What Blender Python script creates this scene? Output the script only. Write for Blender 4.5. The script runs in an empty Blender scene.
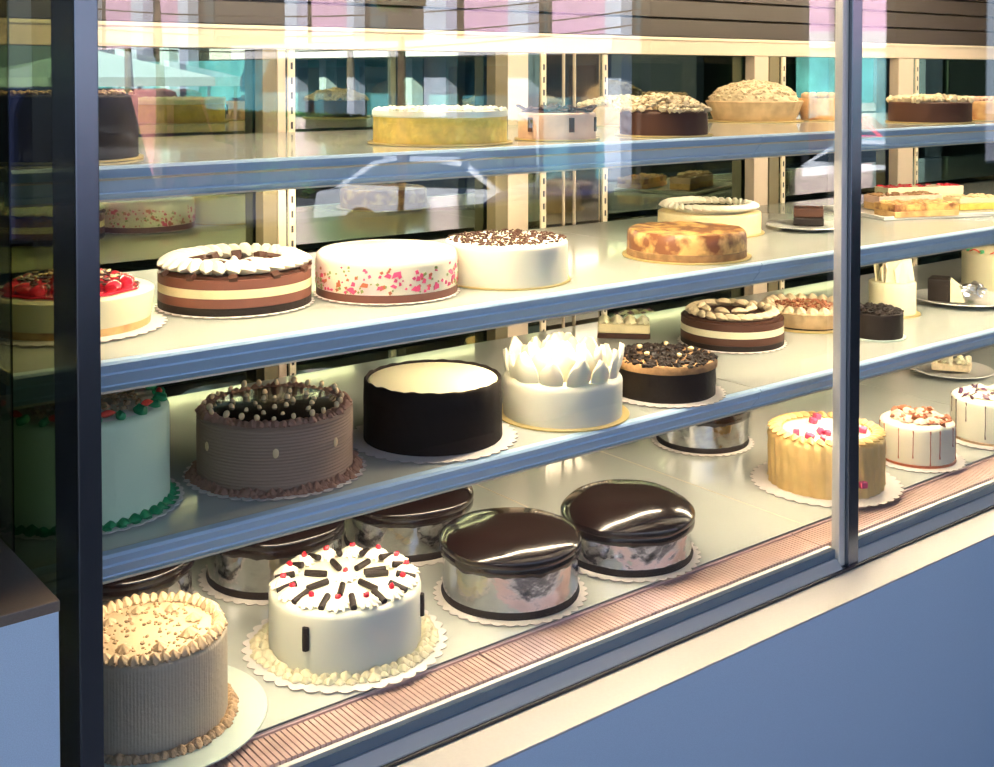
import bpy, bmesh, math, random
from mathutils import Vector, Matrix, noise
PI = math.pi
sc = bpy.context.scene
C = sc.collection
rnd = random.Random(7)

# ------------------------------------------------------------------ materials
def nodes(name):
    m = bpy.data.materials.new(name); m.use_nodes = True
    nt = m.node_tree
    return m, nt, nt.nodes['Principled BSDF']

def mat(name, col, rough=.5, metal=0, coat=0, bump=0, bscale=60, var=0, vscale=20, sss=0, emit=0, spec=.5, col2=None, thr=None, detail=3):
    m, nt, b = nodes(name)
    N, L = nt.nodes, nt.links
    b.inputs['Base Color'].default_value = (*col, 1)
    b.inputs['Roughness'].default_value = rough
    b.inputs['Metallic'].default_value = metal
    b.inputs['Coat Weight'].default_value = coat
    b.inputs['Coat Roughness'].default_value = .06
    b.inputs['Specular IOR Level'].default_value = spec
    if sss:
        b.inputs['Subsurface Weight'].default_value = sss
        b.inputs['Subsurface Radius'].default_value = (.01, .007, .004)
        b.inputs['Subsurface Scale'].default_value = .5
    tc = N.new('ShaderNodeTexCoord')
    if var or col2:
        n = N.new('ShaderNodeTexNoise'); n.inputs['Scale'].default_value = vscale; n.inputs['Detail'].default_value = detail
        L.new(tc.outputs['Object'], n.inputs['Vector'])
        r = N.new('ShaderNodeValToRGB')
        a, c = (thr or (.35, .65))
        r.color_ramp.elements[0].position = a; r.color_ramp.elements[1].position = c
        c2 = col2 or tuple(min(1, x * (1 - var)) for x in col)
        r.color_ramp.elements[0].color = (*c2, 1); r.color_ramp.elements[1].color = (*col, 1)
        L.new(n.outputs['Fac'], r.inputs['Fac']); L.new(r.outputs['Color'], b.inputs['Base Color'])
    if bump:
        n = N.new('ShaderNodeTexNoise'); n.inputs['Scale'].default_value = bscale; n.inputs['Detail'].default_value = 4
        L.new(tc.outputs['Object'], n.inputs['Vector'])
        bp = N.new('ShaderNodeBump'); bp.inputs['Strength'].default_value = bump; bp.inputs['Distance'].default_value = .004
        L.new(n.outputs['Fac'], bp.inputs['Height']); L.new(bp.outputs['Normal'], b.inputs['Normal'])
    return m

def glass(name, ior, trans, refl):
    m = bpy.data.materials.new(name); m.use_nodes = True
    nt = m.node_tree; N, L = nt.nodes, nt.links; N.clear()
    o = N.new('ShaderNodeOutputMaterial'); mx = N.new('ShaderNodeMixShader')
    t = N.new('ShaderNodeBsdfTransparent'); t.inputs['Color'].default_value = (*trans, 1)
    g = N.new('ShaderNodeBsdfGlossy'); g.inputs['Roughness'].default_value = 0; g.inputs['Color'].default_value = (*refl, 1)
    f = N.new('ShaderNodeFresnel'); f.inputs['IOR'].default_value = ior
    # same fresnel from both sides of the thin pane
    ge = N.new('ShaderNodeNewGeometry'); mm = N.new('ShaderNodeMath'); mm.operation = 'MULTIPLY_ADD'
    mm.inputs[1].default_value = (1/ior - ior); mm.inputs[2].default_value = ior
    L.new(ge.outputs['Backfacing'], mm.inputs[0]); L.new(mm.outputs[0], f.inputs['IOR'])
    L.new(f.outputs['Fac'], mx.inputs['Fac'])
    L.new(t.outputs[0], mx.inputs[1]); L.new(g.outputs[0], mx.inputs[2]); L.new(mx.outputs[0], o.inputs['Surface'])
    return m

def emis(name, col, s):
    m, nt, b = nodes(name)
    b.inputs['Base Color'].default_value = (*col, 1)
    b.inputs['Emission Color'].default_value = (*col, 1); b.inputs['Emission Strength'].default_value = s
    return m

M = dict(
 glass=glass('clear_glass', 1.62, (1, 1, 1), (1, 1, 1)),
 end_glass=glass('tinted_end_glass', 1.5, (.50, .52, .40), (1, 1, 1)),
 door_glass=glass('dark_door_glass', 3.2, (.34, .42, .38), (.84, 1, .70)),
 shelf=mat('shelf_white', (.62, .65, .58), .16, coat=.6),
 lip=mat('shelf_lip', (.50, .71, .92), .5),  # pale lip with the blue of the skylight mixed into its colour
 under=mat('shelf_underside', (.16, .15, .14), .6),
 gasket=mat('blue_gasket', (.07, .13, .20), .35),
 fadered=mat('faded_red_paint', (.55, .22, .22), .3, coat=.5),
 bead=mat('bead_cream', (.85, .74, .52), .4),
 alu=mat('brushed_alu', (.20, .22, .26), .22, metal=.9),
 alu_l=mat('light_alu', (.62, .62, .6), .25, metal=.9),
 chan=mat('channel_steel', (.80, .76, .70), .4, metal=.35),
 rubber=mat('rubber', (.03, .025, .025), .5),
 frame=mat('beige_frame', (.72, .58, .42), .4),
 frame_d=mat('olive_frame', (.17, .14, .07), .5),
 brown=mat('brown_panel', (.045, .034, .024), .5),
 steel=mat('steel_mirror', (.72, .68, .62), .09, metal=1),
 grille=mat('copper_grille', (.86, .60, .52), .3, metal=.4, var=.25, vscale=9),
 lam=mat('white_laminate', (.64, .60, .55), .3, coat=.35, var=.04, vscale=200),
 lamf=mat('skylit_laminate_front', (.66, .80, .93), .45, coat=.1, var=.12, vscale=900),  # white laminate, blue skylight put into the base colour
 tan=mat('tan_top', (.22, .16, .12), .4, var=.1, vscale=400),
 tube=emis('tube_warm', (1, .83, .58), 92),
 paper=mat('board_white', (.82, .76, .70), .6),
 paper_e=mat('board_edge', (.42, .36, .32), .7),
 gold=mat('board_gold', (.80, .62, .25), .35, metal=.3),
 pale=mat('board_pale', (.66, .78, .68), .5),
 cream=mat('cream', (.92, .86, .66), .45, sss=.1, bump=.12, bscale=40),
 cream_w=mat('cream_white', (.93, .88, .68), .45, sss=.1, bump=.1, bscale=50),
 cream_y=mat('cream_yellow', (.88, .80, .52), .45, sss=.1),
 candy=mat('cream_pale_green', (.84, .85, .70), .45, sss=.1),
 choc=mat('choc_dark', (.012, .006, .004), .55, spec=.3, bump=.3, bscale=90),
 choc_s=mat('choc_black_satin', (.014, .008, .006), .7, bump=.25, bscale=50, spec=.2),
 glaze=mat('choc_glaze', (.009, .0038, .0028), .16, coat=.25, bump=.08, bscale=10),
 choc_m=mat('choc_milk', (.15, .048, .028), .5, bump=.1),
 choc_b=mat('choc_brown', (.065, .024, .013), .55, spec=.3, bump=.15),
 mocha=mat('mocha', (.37, .245, .165), .6, spec=.25, bump=.12, bscale=70),
 mocha_t=mat('mocha_piping', (.37, .20, .13), .6, spec=.25, bump=.3, bscale=150),
 almond=mat('almond', (.90, .66, .34), .5),
 crumb=mat('crumb_tan', (.70, .48, .26), .8, var=.4, vscale=120, bump=.5, bscale=200),
 crumb_p=mat('crumb_pale', (.84, .68, .42), .7, var=.25, vscale=90, bump=.5, bscale=160),
 crust=mat('crust', (.46, .25, .10), .75, var=.45, vscale=50, bump=.5, bscale=120),
 crust_p=mat('crust_pale', (.74, .52, .28), .7, var=.25, vscale=40, bump=.3, bscale=100),
 cheese=mat('cheese_marble', (.85, .50, .16), .45, col2=(.22, .07, .02), vscale=34, thr=(.42, .60), coat=.2, detail=5),
 cheese_s=mat('cheese_side', (.86, .55, .22), .5, col2=(.45, .20, .07), vscale=26, thr=(.3, .6)),
 yellow=mat('yellow_sponge', (.88, .62, .12), .6, var=.25, vscale=60, bump=.3),
 lemon=mat('lemon_side', (.90, .76, .42), .5, var=.12, vscale=40),
 peach=mat('peach_icing', (.86, .58, .22), .5, sss=.1, bump=.25, bscale=60, var=.15, vscale=30),
 pinkc=mat('pink_peach_side', (.86, .58, .42), .5, var=.2, vscale=30),
 mint=mat('mint_icing', (.72, .92, .64), .5, bump=.2, bscale=250),
 green=mat('green_leaf_icing', (.02, .30, .11), .4),
 red=mat('red_icing', (.75, .07, .04), .4),
 cherry=mat('cherry_red', (.62, .02, .04), .1, coat=1),
 pink=mat('pink_jelly', (.80, .10, .22), .2, coat=.5),
 jgreen=mat('green_jelly', (.25, .33, .08), .3),
 jbrown=mat('amber_jelly', (.50, .13, .05), .3),
 jside=mat('jelly_cream_side', (.90, .84, .62), .3, coat=.3, col2=(.88, .58, .56), vscale=11, thr=(.36, .52)),
 beige=mat('beige_icing', (.50, .43, .31), .55, bump=.25, bscale=160),
 beige_t=mat('beige_top', (.80, .60, .36), .5),
 beige_p=mat('beige_piping', (.70, .50, .28), .5, bump=.2, bscale=120),
 foil=mat('foil', (.90, .90, .90), .16, metal=1, bump=1.0, bscale=14),
 plate=mat('porcelain', (.84, .83, .76), .2, coat=.5),
 brownflake=mat('choc_flake', (.42, .14, .06), .5),
 purple=mat('berry', (.13, .04, .09), .25, coat=.5),
 # street
 pinkwall=mat('pink_wall', (.62, .40, .58), .8, var=.1, vscale=1.5),
 column=mat('column_white', (.50, .60, .74), .7),
 canopy=mat('canopy_white', (.62, .62, .66), .7),
 shopglass=mat('shop_glass', (.03, .09, .12), .1, coat=.6),
 teal=mat('teal_shop', (.10, .36, .44), .6, var=.5, vscale=.8),
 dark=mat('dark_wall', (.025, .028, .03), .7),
 asphalt=mat('asphalt', (.14, .15, .18), .8, var=.2, vscale=3),
 pave=mat('pavement', (.10, .10, .105), .7, var=.2, vscale=5),
 redcar=mat('car_red', (.75, .05, .08), .25, coat=1),
 whitecar=mat('car_white', (.42, .47, .54), .25, coat=1),
 silver=mat('car_silver', (.6, .65, .7), .25, coat=1),
 navy=mat('car_navy', (.02, .03, .10), .25, coat=1),
 tyre=mat('tyre', (.015, .015, .018), .7),
 carglass=mat('car_glass', (.02, .03, .04), .05, coat=1),
 leaf=mat('leaf', (.06, .18, .05), .6, var=.5, vscale=4),
 bark=mat('bark', (.12, .08, .05), .8),
 umb=mat('umbrella_cloth', (.38, .48, .54), .7),
 roomwall=mat('room_wall', (.05, .06, .055), .8),
)

# ------------------------------------------------------------------ mesh builder
class MB:
    def __init__(s): s.v = []; s.f = []; s.mi = []; s.cur = 0
    def add(s, vs, fs, T=None):
        b = len(s.v)
        s.v += [tuple(T @ Vector(p)) if T else tuple(p) for p in vs]
        s.f += [tuple(b + i for i in f) for f in fs]; s.mi += [s.cur] * len(fs)
        return s
    def box(s, x0, x1, y0, y1, z0, z1, T=None):
        vs = [(x, y, z) for x in (x0, x1) for y in (y0, y1) for z in (z0, z1)]
        return s.add(vs, [(0, 1, 3, 2), (4, 6, 7, 5), (0, 4, 5, 1), (2, 3, 7, 6), (0, 2, 6, 4), (1, 5, 7, 3)], T)
    def lathe(s, prof, seg=64, rf=None, T=None, zf=None):
        vs = []; fs = []
        for i, (r, z) in enumerate(prof):
            for j in range(seg):
                a = 2 * PI * j / seg
                k = rf(a, z, r) if rf else 1
                dz = zf(a, z, r) if zf else 0
                vs.append((r * k * math.cos(a), r * k * math.sin(a), z + dz))
        n = len(prof)
        for i in range(n - 1):
            for j in range(seg):
                j2 = (j + 1) % seg
                fs.append((i * seg + j, i * seg + j2, (i + 1) * seg + j2, (i + 1) * seg + j))
        if prof[0][0] > 1e-6: fs.append(tuple(reversed(range(seg))))
        if prof[-1][0] > 1e-6: fs.append(tuple((n - 1) * seg + j for j in range(seg)))
        return s.add(vs, fs, T)
    def prism(s, poly, x0, x1, T=None):   # poly in (y,z), extruded along x
        n = len(poly)
        vs = [(x0, y, z) for y, z in poly] + [(x1, y, z) for y, z in poly]
        fs = [tuple(range(n)), tuple(reversed(range(n, 2 * n)))] + [(i, i + n, (i + 1) % n + n, (i + 1) % n) for i in range(n)]
        return s.add(vs, fs, T)
    def prismz(s, poly, z0, z1, T=None):
        n = len(poly)
        vs = [(x, y, z0) for x, y in poly] + [(x, y, z1) for x, y in poly]
        fs = [tuple(reversed(range(n))), tuple(range(n, 2 * n))] + [(i, (i + 1) % n, (i + 1) % n + n, i + n) for i in range(n)]
        return s.add(vs, fs, T)
    def tube(s, pts, r, seg=8):
        P = [Vector(p) for p in pts]; rings = []; n = len(P)
        rr = r if isinstance(r, (list, tuple)) else [r] * n
        vs = []
        for i, p in enumerate(P):
            t = (P[min(i + 1, n - 1)] - P[max(i - 1, 0)]).normalized()
            u = t.cross(Vector((0, 0, 1)))
            if u.length < .05: u = t.cross(Vector((1, 0, 0)))
            u.normalize(); w = t.cross(u)
            for j in range(seg):
                a = 2 * PI * j / seg
                vs.append(p + (u * math.cos(a) + w * math.sin(a)) * rr[i])
        fs = [(i * seg + j, i * seg + (j + 1) % seg, (i + 1) * seg + (j + 1) % seg, (i + 1) * seg + j) for i in range(n - 1) for j in range(seg)]
        fs += [tuple(reversed(range(seg))), tuple((n - 1) * seg + j for j in range(seg))]
        return s.add(vs, fs)
    def blob(s, c, sx, sy, sz, rough=0, sub=1, seed=0, rz=0, T=None):
        bm = bmesh.new(); bmesh.ops.create_icosphere(bm, subdivisions=sub, radius=1)
        R = Matrix.Rotation(rz, 3, 'Z')
        vs = []
        for v in bm.verts:
            p = v.co.copy()
            if rough: p *= 1 + rough * noise.noise(p * 1.7 + Vector((seed * 3.1, seed * 1.3, 0)))
            vs.append(Vector(c) + R @ Vector((p.x * sx, p.y * sy, p.z * sz)))
        fs = [tuple(v.index for v in f.verts) for f in bm.faces]; bm.free()
        return s.add(vs, fs, T)
    def rosette(s, c, R, H, lobes=6, tw=.9, seg=24, T=None, ph=0):
        prof = [(.8, 0), (1, .12), (.95, .32), (.72, .52), (.55, .7), (.28, .88), (0.04, 1)]
        vs = []; 
        for i, (r, z) in enumerate(prof):
            for j in range(seg):
                a = 2 * PI * j / seg
                k = 1 + .17 * math.cos(lobes * (a + tw * z + ph)) * (1 - z * .3)
                vs.append((c[0] + R * r * k * math.cos(a), c[1] + R * r * k * math.sin(a), c[2] + H * z))
        n = len(prof)
        fs = [(i * seg + j, i * seg + (j + 1) % seg, (i + 1) * seg + (j + 1) % seg, (i + 1) * seg + j) for i in range(n - 1) for j in range(seg)]
        fs += [tuple(reversed(range(seg))), tuple((n - 1) * seg + j for j in range(seg))]
        return s.add(vs, fs, T)
    def build(s, name, m, parent=None, smooth=True, loc=None, rot=None, kind=None, bevel=0):
        me = bpy.data.meshes.new(name); me.from_pydata(s.v, [], s.f)
        ms = m if isinstance(m, (list, tuple)) else [m]
        for x in ms: me.materials.append(x)
        if len(ms) > 1:
            me.polygons.foreach_set('material_index', s.mi)
        bm = bmesh.new(); bm.from_mesh(me); bmesh.ops.recalc_face_normals(bm, faces=bm.faces); bm.to_mesh(me); bm.free()
        if smooth:
            me.polygons.foreach_set('use_smooth', [True] * len(me.polygons))
            try: me.set_sharp_from_angle(angle=math.radians(40))
            except Exception: pass
        o = bpy.data.objects.new(name, me); C.objects.link(o)
        if parent: o.parent = parent
        if loc: o.location = loc
        if rot: o.rotation_euler = rot
        if kind: o['kind'] = kind
        if bevel:
            b = o.modifiers.new('bevel', 'BEVEL'); b.width = bevel; b.segments = 2; b.limit_method = 'ANGLE'
        return o

def inst(src, parent, loc, rot=(0, 0, 0), scale=1, m=None):
    o = src.copy(); C.objects.link(o); o.parent = parent
    o.location = loc; o.rotation_euler = rot
    o.scale = (scale,) * 3 if not isinstance(scale, (tuple, list)) else scale
    return o

def thing(name, label, cat, loc=(0, 0, 0), rz=0, group=None):
    o = bpy.data.objects.new(name, None); C.objects.link(o)
    o.empty_display_size = .05
    o.location = loc; o.rotation_euler = (0, 0, rz)
    o['label'] = label; o['category'] = cat
    if group: o['group'] = group
    return o
def tag(o, label, cat, group=None):
    o['label'] = label; o['category'] = cat
    if group: o['group'] = group
    return o
def struct(o): o['kind'] = 'structure'; return o

EYE = 1.5
LV = {1: EYE - .0995, 2: EYE - .313, 3: EYE - .525, 4: EYE - .79}
XL, XR, YF, YS, YB, YM = .36, 4.2, 1.2, 1.30, 1.84, 1.89
SEAM = 1.565

# ------------------------------------------------------------------ room and terrace
def sbox(name, x0, x1, y0, y1, z0, z1, m):
    return struct(MB().box(x0, x1, y0, y1, z0, z1).build(name, m, smooth=False))
sbox('floor', -4, 9, -1.6, 5, -.12, 0, M['pave'])
sbox('ceiling', -4, 9, -1.6, 5, 3.0, 3.15, M['roomwall'])
sbox('wall_back', -4, 9, 5, 5.12, -.12, 3.0, M['roomwall'])
sbox('wall_left', -4.12, -4, .6, 5.12, -.12, 3.0, M['roomwall'])
sbox('wall_right', 9, 9.12, -1.6, 5.12, -.12, 3.0, M['roomwall'])
sbox('ground', -60, 80, -75, -1.6, -1.4, -1.25, M['asphalt'])

# ------------------------------------------------------------------ counter under the case
ZL = EYE - .835
ct = thing('display_counter', 'long white laminate counter with blue-lit front carrying the glass cake case', 'counter', (XL, 1.113, 0))
def ctb(x0, x1, y0, y1, z0, z1): return MB().box(x0 - XL, x1 - XL, y0 - 1.113, y1 - 1.113, z0, z1)
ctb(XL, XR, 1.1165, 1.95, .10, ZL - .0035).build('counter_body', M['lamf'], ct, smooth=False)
ctb(XL, XR, 1.1165, 1.95, ZL - .0035, ZL).build('counter_top', M['lam'], ct, smooth=False, bevel=.001)
ctb(XL + .02, XR - .02, 1.16, 1.9, 0, .10).build('plinth', M['rubber'], ct, smooth=False)

bx = thing('side_counter', 'white speckled counter box with tan top at lower left corner', 'counter', (-.9, 1.113, 0))
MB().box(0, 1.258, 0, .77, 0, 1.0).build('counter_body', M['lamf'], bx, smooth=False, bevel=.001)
MB().box(-.002, 1.2585, -.002, .77, 1.0, 1.0105).build('counter_top', M['tan'], bx, smooth=False, bevel=.001)

# ------------------------------------------------------------------ display case
case = thing('display_case', 'glass fronted refrigerated cake case with three lit shelves and dark metal posts', 'display case', (XL, YF, ZL))
O = Vector((XL, YF, ZL))
def CB(m, name, boxes, smooth=False, bevel=0, parent=None):
    b = MB()
    for q in boxes: b.box(q[0] - O.x, q[1] - O.x, q[2] - O.y, q[3] - O.y, q[4] - O.z, q[5] - O.z)
    return b.build(name, m, parent or case, smooth=smooth, bevel=bevel)
ZT = EYE + .36
# posts: two-metal corner post and slimmer mullion
CB(M['alu'], 'corner_post', [(.403, .4275, 1.190, 1.262, ZL, ZT)], bevel=.0015)
CB(M['alu'], 'mullion_post', [(1.6970, 1.7250, 1.190, 1.215, ZL, ZT)], bevel=.0012)
CB(M['chan'], 'mullion_trim', [(1.6800, 1.6965, 1.197, 1.2125, ZL + .005, ZT)], bevel=.001)
CB(M['alu'], 'end_post', [(XR - .03, XR, 1.19, 1.262, ZL, ZT)])
# front glass
CB(M['glass'], 'glass_pane', [(.4275, 1.6798, 1.206, 1.211, EYE - .812, ZT - .03)])
CB(M['glass'], 'glass_pane', [(1.7252, XR - .03, 1.206, 1.211, EYE - .812, ZT - .03)])
CB(M['end_glass'], 'end_glass', [(.3592, .3622, 1.264, 1.93, EYE - .80, ZT - .03)])
CB(M['end_glass'], 'corner_glass', [(.3592, .4028, 1.2585, 1.2625, EYE - .80, ZT - .03)])
CB(M['end_glass'], 'end_glass', [(XR - .004, XR, 1.264, 1.93, EYE - .80, ZT - .03)])
# bottom channel
for x0, x1 in ((.4275, 1.6798), (1.7252, XR - .03)):
    b = MB()
    prof = [(1.190, -.832), (1.190, -.829), (1.2025, -.8165), (1.2050, -.8165), (1.2050, -.822), (1.2120, -.822), (1.2120, -.800), (1.2200, -.800), (1.2200, -.832)]
    b.prism([(y - O.y, z + EYE - O.z) for y, z in prof], x0 - O.x, x1 - O.x)
    b.build('glass_channel', M['chan'], case, smooth=False)
    CB(M['gasket'], 'channel_gasket', [(x0, x1, 1.2050, 1.2059, EYE - .8164, EYE - .802)])
CB(M['rubber'], 'base_seal', [(XL, XR, 1.185, 1.1898, ZL, ZL + .004)])
# grille strip of ribs
def grille(x0, x1):
    b = MB(); n = int((x1 - x0) / .0076)
    zt = EYE - .7965; zb = EYE - .8035
    y0, y1 = 1.2215, 1.2835
    b.box(x0 - O.x, x1 - O.x, y0 - O.y, y1 - O.y, zb - .004 - O.z, zb - O.z)
    b.box(x0 - O.x, x1 - O.x, y1 - .003 - O.y, y1 - O.y, zb - O.z, zt + .002 - O.z)
    for i in range(n):
        x = x0 + (i + .5) * (x1 - x0) / n
        b.box(x - .0028 - O.x, x + .0028 - O.x, y0 - O.y, y1 - .004 - O.y, zb - O.z, zt - O.z)
    return b.build('vent_grille', M['grille'], case, smooth=False)
grille(XL + .07, .98); grille(.982, 1.663); grille(1.665, 2.5); grille(2.502, XR - .04)
CB(M['alu_l'], 'case_base', [(XL + .002, XR - .002, 1.2835, 1.935, ZL, EYE - .7925), (XL+.07, XR - .04, 1.2202, 1.2835, ZL, EYE - .808)])
for x0, x1 in ((XL + .002, 1.3765), (1.3785, 1.7035), (1.7055, 2.6), (2.602, XR - .002)):
    CB(M['shelf'], 'floor_panel', [(x0, x1, 1.285, 1.86, EYE - .792, EYE - .79)], bevel=.0006)
for xx in (1.3775, 1.7045): CB(M['bead'], 'floor_seam', [(xx - .0009, xx + .0009, 1.285, 1.86, EYE - .7922, EYE - .7901)])
# shelves
for lv in (1, 2, 3):
    z = LV[lv]
    for x0, x1 in ((XL + .005, SEAM - .001), (SEAM + .001, XR - .006)):
        s = CB(M['shelf'], 'shelf', [(x0, x1, 1.285, YB, z - .010, z)])
        s['label'] = 'glossy white shelf board'
        CB(M['under'], 'shelf_underside', [(x0, x1, 1.300, YB, z - .0135, z - .0103)], parent=s)  # dark sheet added so the chocolate glaze below reflects less brightness
        b = MB()
        def P(y, zz): return (y - O.y, z + zz - O.z)
        b.prism([P(1.286, 0), P(1.272, 0), P(1.2695, -.003), P(1.2770, -.0135), P(1.2755, -.0155), P(1.2880, -.030), P(1.2870, -.0315), P(1.2965, -.0385), P(1.2990, -.0385), P(1.2990, -.014), P(1.2850, -.010)], x0 - O.x, x1 - O.x)
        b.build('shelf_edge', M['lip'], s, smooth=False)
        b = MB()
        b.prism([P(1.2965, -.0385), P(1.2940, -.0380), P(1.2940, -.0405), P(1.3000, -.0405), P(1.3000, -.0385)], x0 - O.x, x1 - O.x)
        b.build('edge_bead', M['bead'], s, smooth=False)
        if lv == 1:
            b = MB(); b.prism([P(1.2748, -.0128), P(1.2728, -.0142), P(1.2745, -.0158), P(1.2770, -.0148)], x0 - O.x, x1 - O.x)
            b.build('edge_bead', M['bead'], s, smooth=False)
    CB(M['bead'], 'shelf_end_cap', [(.3625, .3647, 1.285, YB, z - .012, z + .002)])
# light tubes under lips / ceiling
def tubepart(x0, x1, y, z, r=.007):
    b = MB(); b.tube([(x0 - O.x, y - O.y, z - O.z), (x1 - O.x, y - O.y, z - O.z)], r, 10)
    b.build('light_tube', M['tube'], case)
TOP = ZT - .06
tubepart(.45, 1.60, 1.40, TOP, .009); tubepart(1.80, 3.3, 1.40, TOP, .009)
tubepart(.50, 1.50, 1.325, LV[1] - .024); tubepart(1.62, 3.45, 1.335, LV[1] - .024, .006)
tubepart(.50, 1.45, 1.80, LV[1] - .022, .0045)  # extra rear tube, added out of sight to brighten the cakes' backs
tubepart(.98, 1.50, 1.318, LV[2] - .024, .0070); tubepart(1.62, 3.45, 1.33, LV[2] - .022, .006)
tubepart(.55, 1.50, 1.36, LV[3] - .022); tubepart(1.62, 3.45, 1.36, LV[3] - .022)
# top, rear frame
CB(M['lam'], 'case_top', [(XL - .004, XR, 1.262, 1.935, ZT, ZT + .03), (.403, XR, 1.19, 1.262, ZT, ZT + .03)])
CB(M['frame'], 'top_rail', [(XL + .001, XR - .005, 1.855, 1.885, EYE + .046, EYE + .082)], bevel=.001)
CB(M['bead'], 'top_rail_trim', [(XL + .001, XR - .005, 1.850, 1.8548, EYE + .079, EYE + .085)])
b = MB()
for k in range(6):
    z0 = EYE + .086 + k * .043
    b.prism([(1.872 - O.y, z0 - O.z), (1.862 - O.y, z0 + .002 - O.z), (1.862 - O.y, z0 + .039 - O.z), (1.872 - O.y, z0 + .042 - O.z)], XL + .002 - O.x, XR - .006 - O.x)
b.build('louvre_panel', M['brown'], case, smooth=False)
CB(M['frame_d'], 'bottom_rail', [(XL + .001, XR - .005, 1.868, 1.885, EYE - .79, EYE - .765)])
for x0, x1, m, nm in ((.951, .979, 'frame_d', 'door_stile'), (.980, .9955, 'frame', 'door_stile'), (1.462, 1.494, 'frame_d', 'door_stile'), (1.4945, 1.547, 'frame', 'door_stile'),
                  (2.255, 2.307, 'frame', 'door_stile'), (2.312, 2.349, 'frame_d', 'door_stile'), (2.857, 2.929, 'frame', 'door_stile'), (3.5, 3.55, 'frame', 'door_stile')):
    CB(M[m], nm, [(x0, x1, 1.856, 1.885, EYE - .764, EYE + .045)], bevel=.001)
for x in (.9975, 1.577, 1.7505, 2.352, 2.932):
    b = MB(); b.box(x - O.x, x + .013 - O.x, 1.850 - O.y, 1.855 - O.y, EYE - .79 - O.z, EYE + .044 - O.z)
    b.cur = 1
    k = 0; z = EYE - .77
    while z < EYE + .03:
        b.box(x + .0045 - O.x, x + .0085 - O.x, 1.8494 - O.y, 1.8503 - O.y, z - O.z, z + .012 - O.z); z += .026
    b.build('shelf_standard', [M['bead'], M['rubber']], case, smooth=False)
CB(M['steel'], 'steel_column', [(1.591, 1.642, 1.857, 1.89, EYE - .79, EYE + .045), (1.647, 1.672, 1.857, 1.89, EYE - .79, EYE + .045), (1.675, 1.7495, 1.857, 1.89, EYE - .79, EYE + .045)], bevel=.001)
CB(M['bead'], 'column_trim', [(1.6725, 1.6745, 1.853, 1.89, EYE - .79, EYE + .045), (1.6425, 1.6442, 1.853, 1.89, EYE - .79, EYE + .045)])
xs = [XL + .001, .951, 1.462, 1.90, 2.255, 2.857, 3.5, XR - .005]
for i in range(len(xs) - 1):
    CB(M['door_glass'], 'door_glass', [(xs[i] + .0005, xs[i + 1] - .0005, YM + .0005, YM + .0055, EYE - .765, ZT)])

# ------------------------------------------------------------------ cake building blocks
def board(parent, r, kind='scallop', n=38, m=None, h=.002):
    if kind == 'scallop':
        def rf(a, z, rr): return 1 if rr < r * .9 else 1 + .05 * (abs(math.sin(a * n / 2)) - .65)
        b = MB(); b.lathe([(0.0, 0), (r * .97, 0), (r, h * .6), (r, h), (r * .965, h * 1.0), (0.0, h)], seg=n * 6, rf=rf)
        ns = n * 6; b.mi = [1 if ns <= i < 3 * ns else 0 for i in range(len(b.f))]
        return b.build('cake_board', [m or M['paper'], M['paper_e']], parent, loc=(0, -.004, 0))
    b = MB(); b.lathe([(0, 0), (r, 0), (r * 1.003, h * .5), (r, h), (0, h)], seg=72)
    return b.build('cake_board', m or M['gold'], parent)

def cake(name, label, x, y, lv, group=None, rz=None, cat='cake'):
    a = -math.atan2(x, y) if rz is None else rz
    return thing(name, label, cat, (x, y, LV[lv] + .0006), a, group)

def body(parent, r, z0, z1, m, name='cake_body', edge=.006, rf=None, zf=None, seg=96, taper=0, rough=0, seed=0, dome=0):
    r1 = r * (1 - taper)
    prof = [(0, z0), (r, z0)]
    n = 8
    for i in range(1, n): 
        t = i / n; prof.append((r + (r1 - r) * t, z0 + (z1 - edge - z0) * t))
    for k in range(5):
        t = k / 4 * PI / 2
        prof.append((r1 - edge + edge * math.cos(t), z1 - edge + edge * math.sin(t)))
    for q in (.75, .5, .25): prof.append(((r1 - edge) * q, z1 + dome * (1 - q * q)))
    prof.append((0, z1 + dome))
    def rr(a, z, q):
        k = rf(a, z, q) if rf else 1
        if rough and q > .001: k += rough * noise.noise(Vector((math.cos(a) * 4 + seed, math.sin(a) * 4, z * 60)))
        return k
    return MB().lathe(prof, seg, rf=rr, zf=zf).build(name, m, parent)

def band(parent, r, z0, z1, m, name, r2=None):
    return MB().lathe([(0, z0), (r, z0), ((r2 or r), z1), (0, z1)], 96).build(name, m, parent)

def ring(n, r, ph=0):
    return [(r * math.cos(2 * PI * (i + ph) / n), r * math.sin(2 * PI * (i + ph) / n), 2 * PI * (i + ph) / n) for i in range(n)]

def crumbs(parent, name, m, r, z, n, s0, s1, seed, r0=0, pile=0, stuff=True, flat=.7, sub=1):
    R = random.Random(seed); b = MB()
    for i in range(n):
        a = R.uniform(0, 2 * PI); q = math.sqrt(R.uniform((r0 / r) ** 2, 1)) * r; s = R.uniform(s0, s1)
        zz = z + pile * (1 - (q / r) ** 2) * R.uniform(.75, 1)
        b.blob((q * math.cos(a), q * math.sin(a), zz + s * flat * .5), s, s * R.uniform(.6, 1), s * flat, .5, sub, i, R.uniform(0, 3))
    return b.build(name, m, parent, kind='stuff' if stuff else None)

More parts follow.
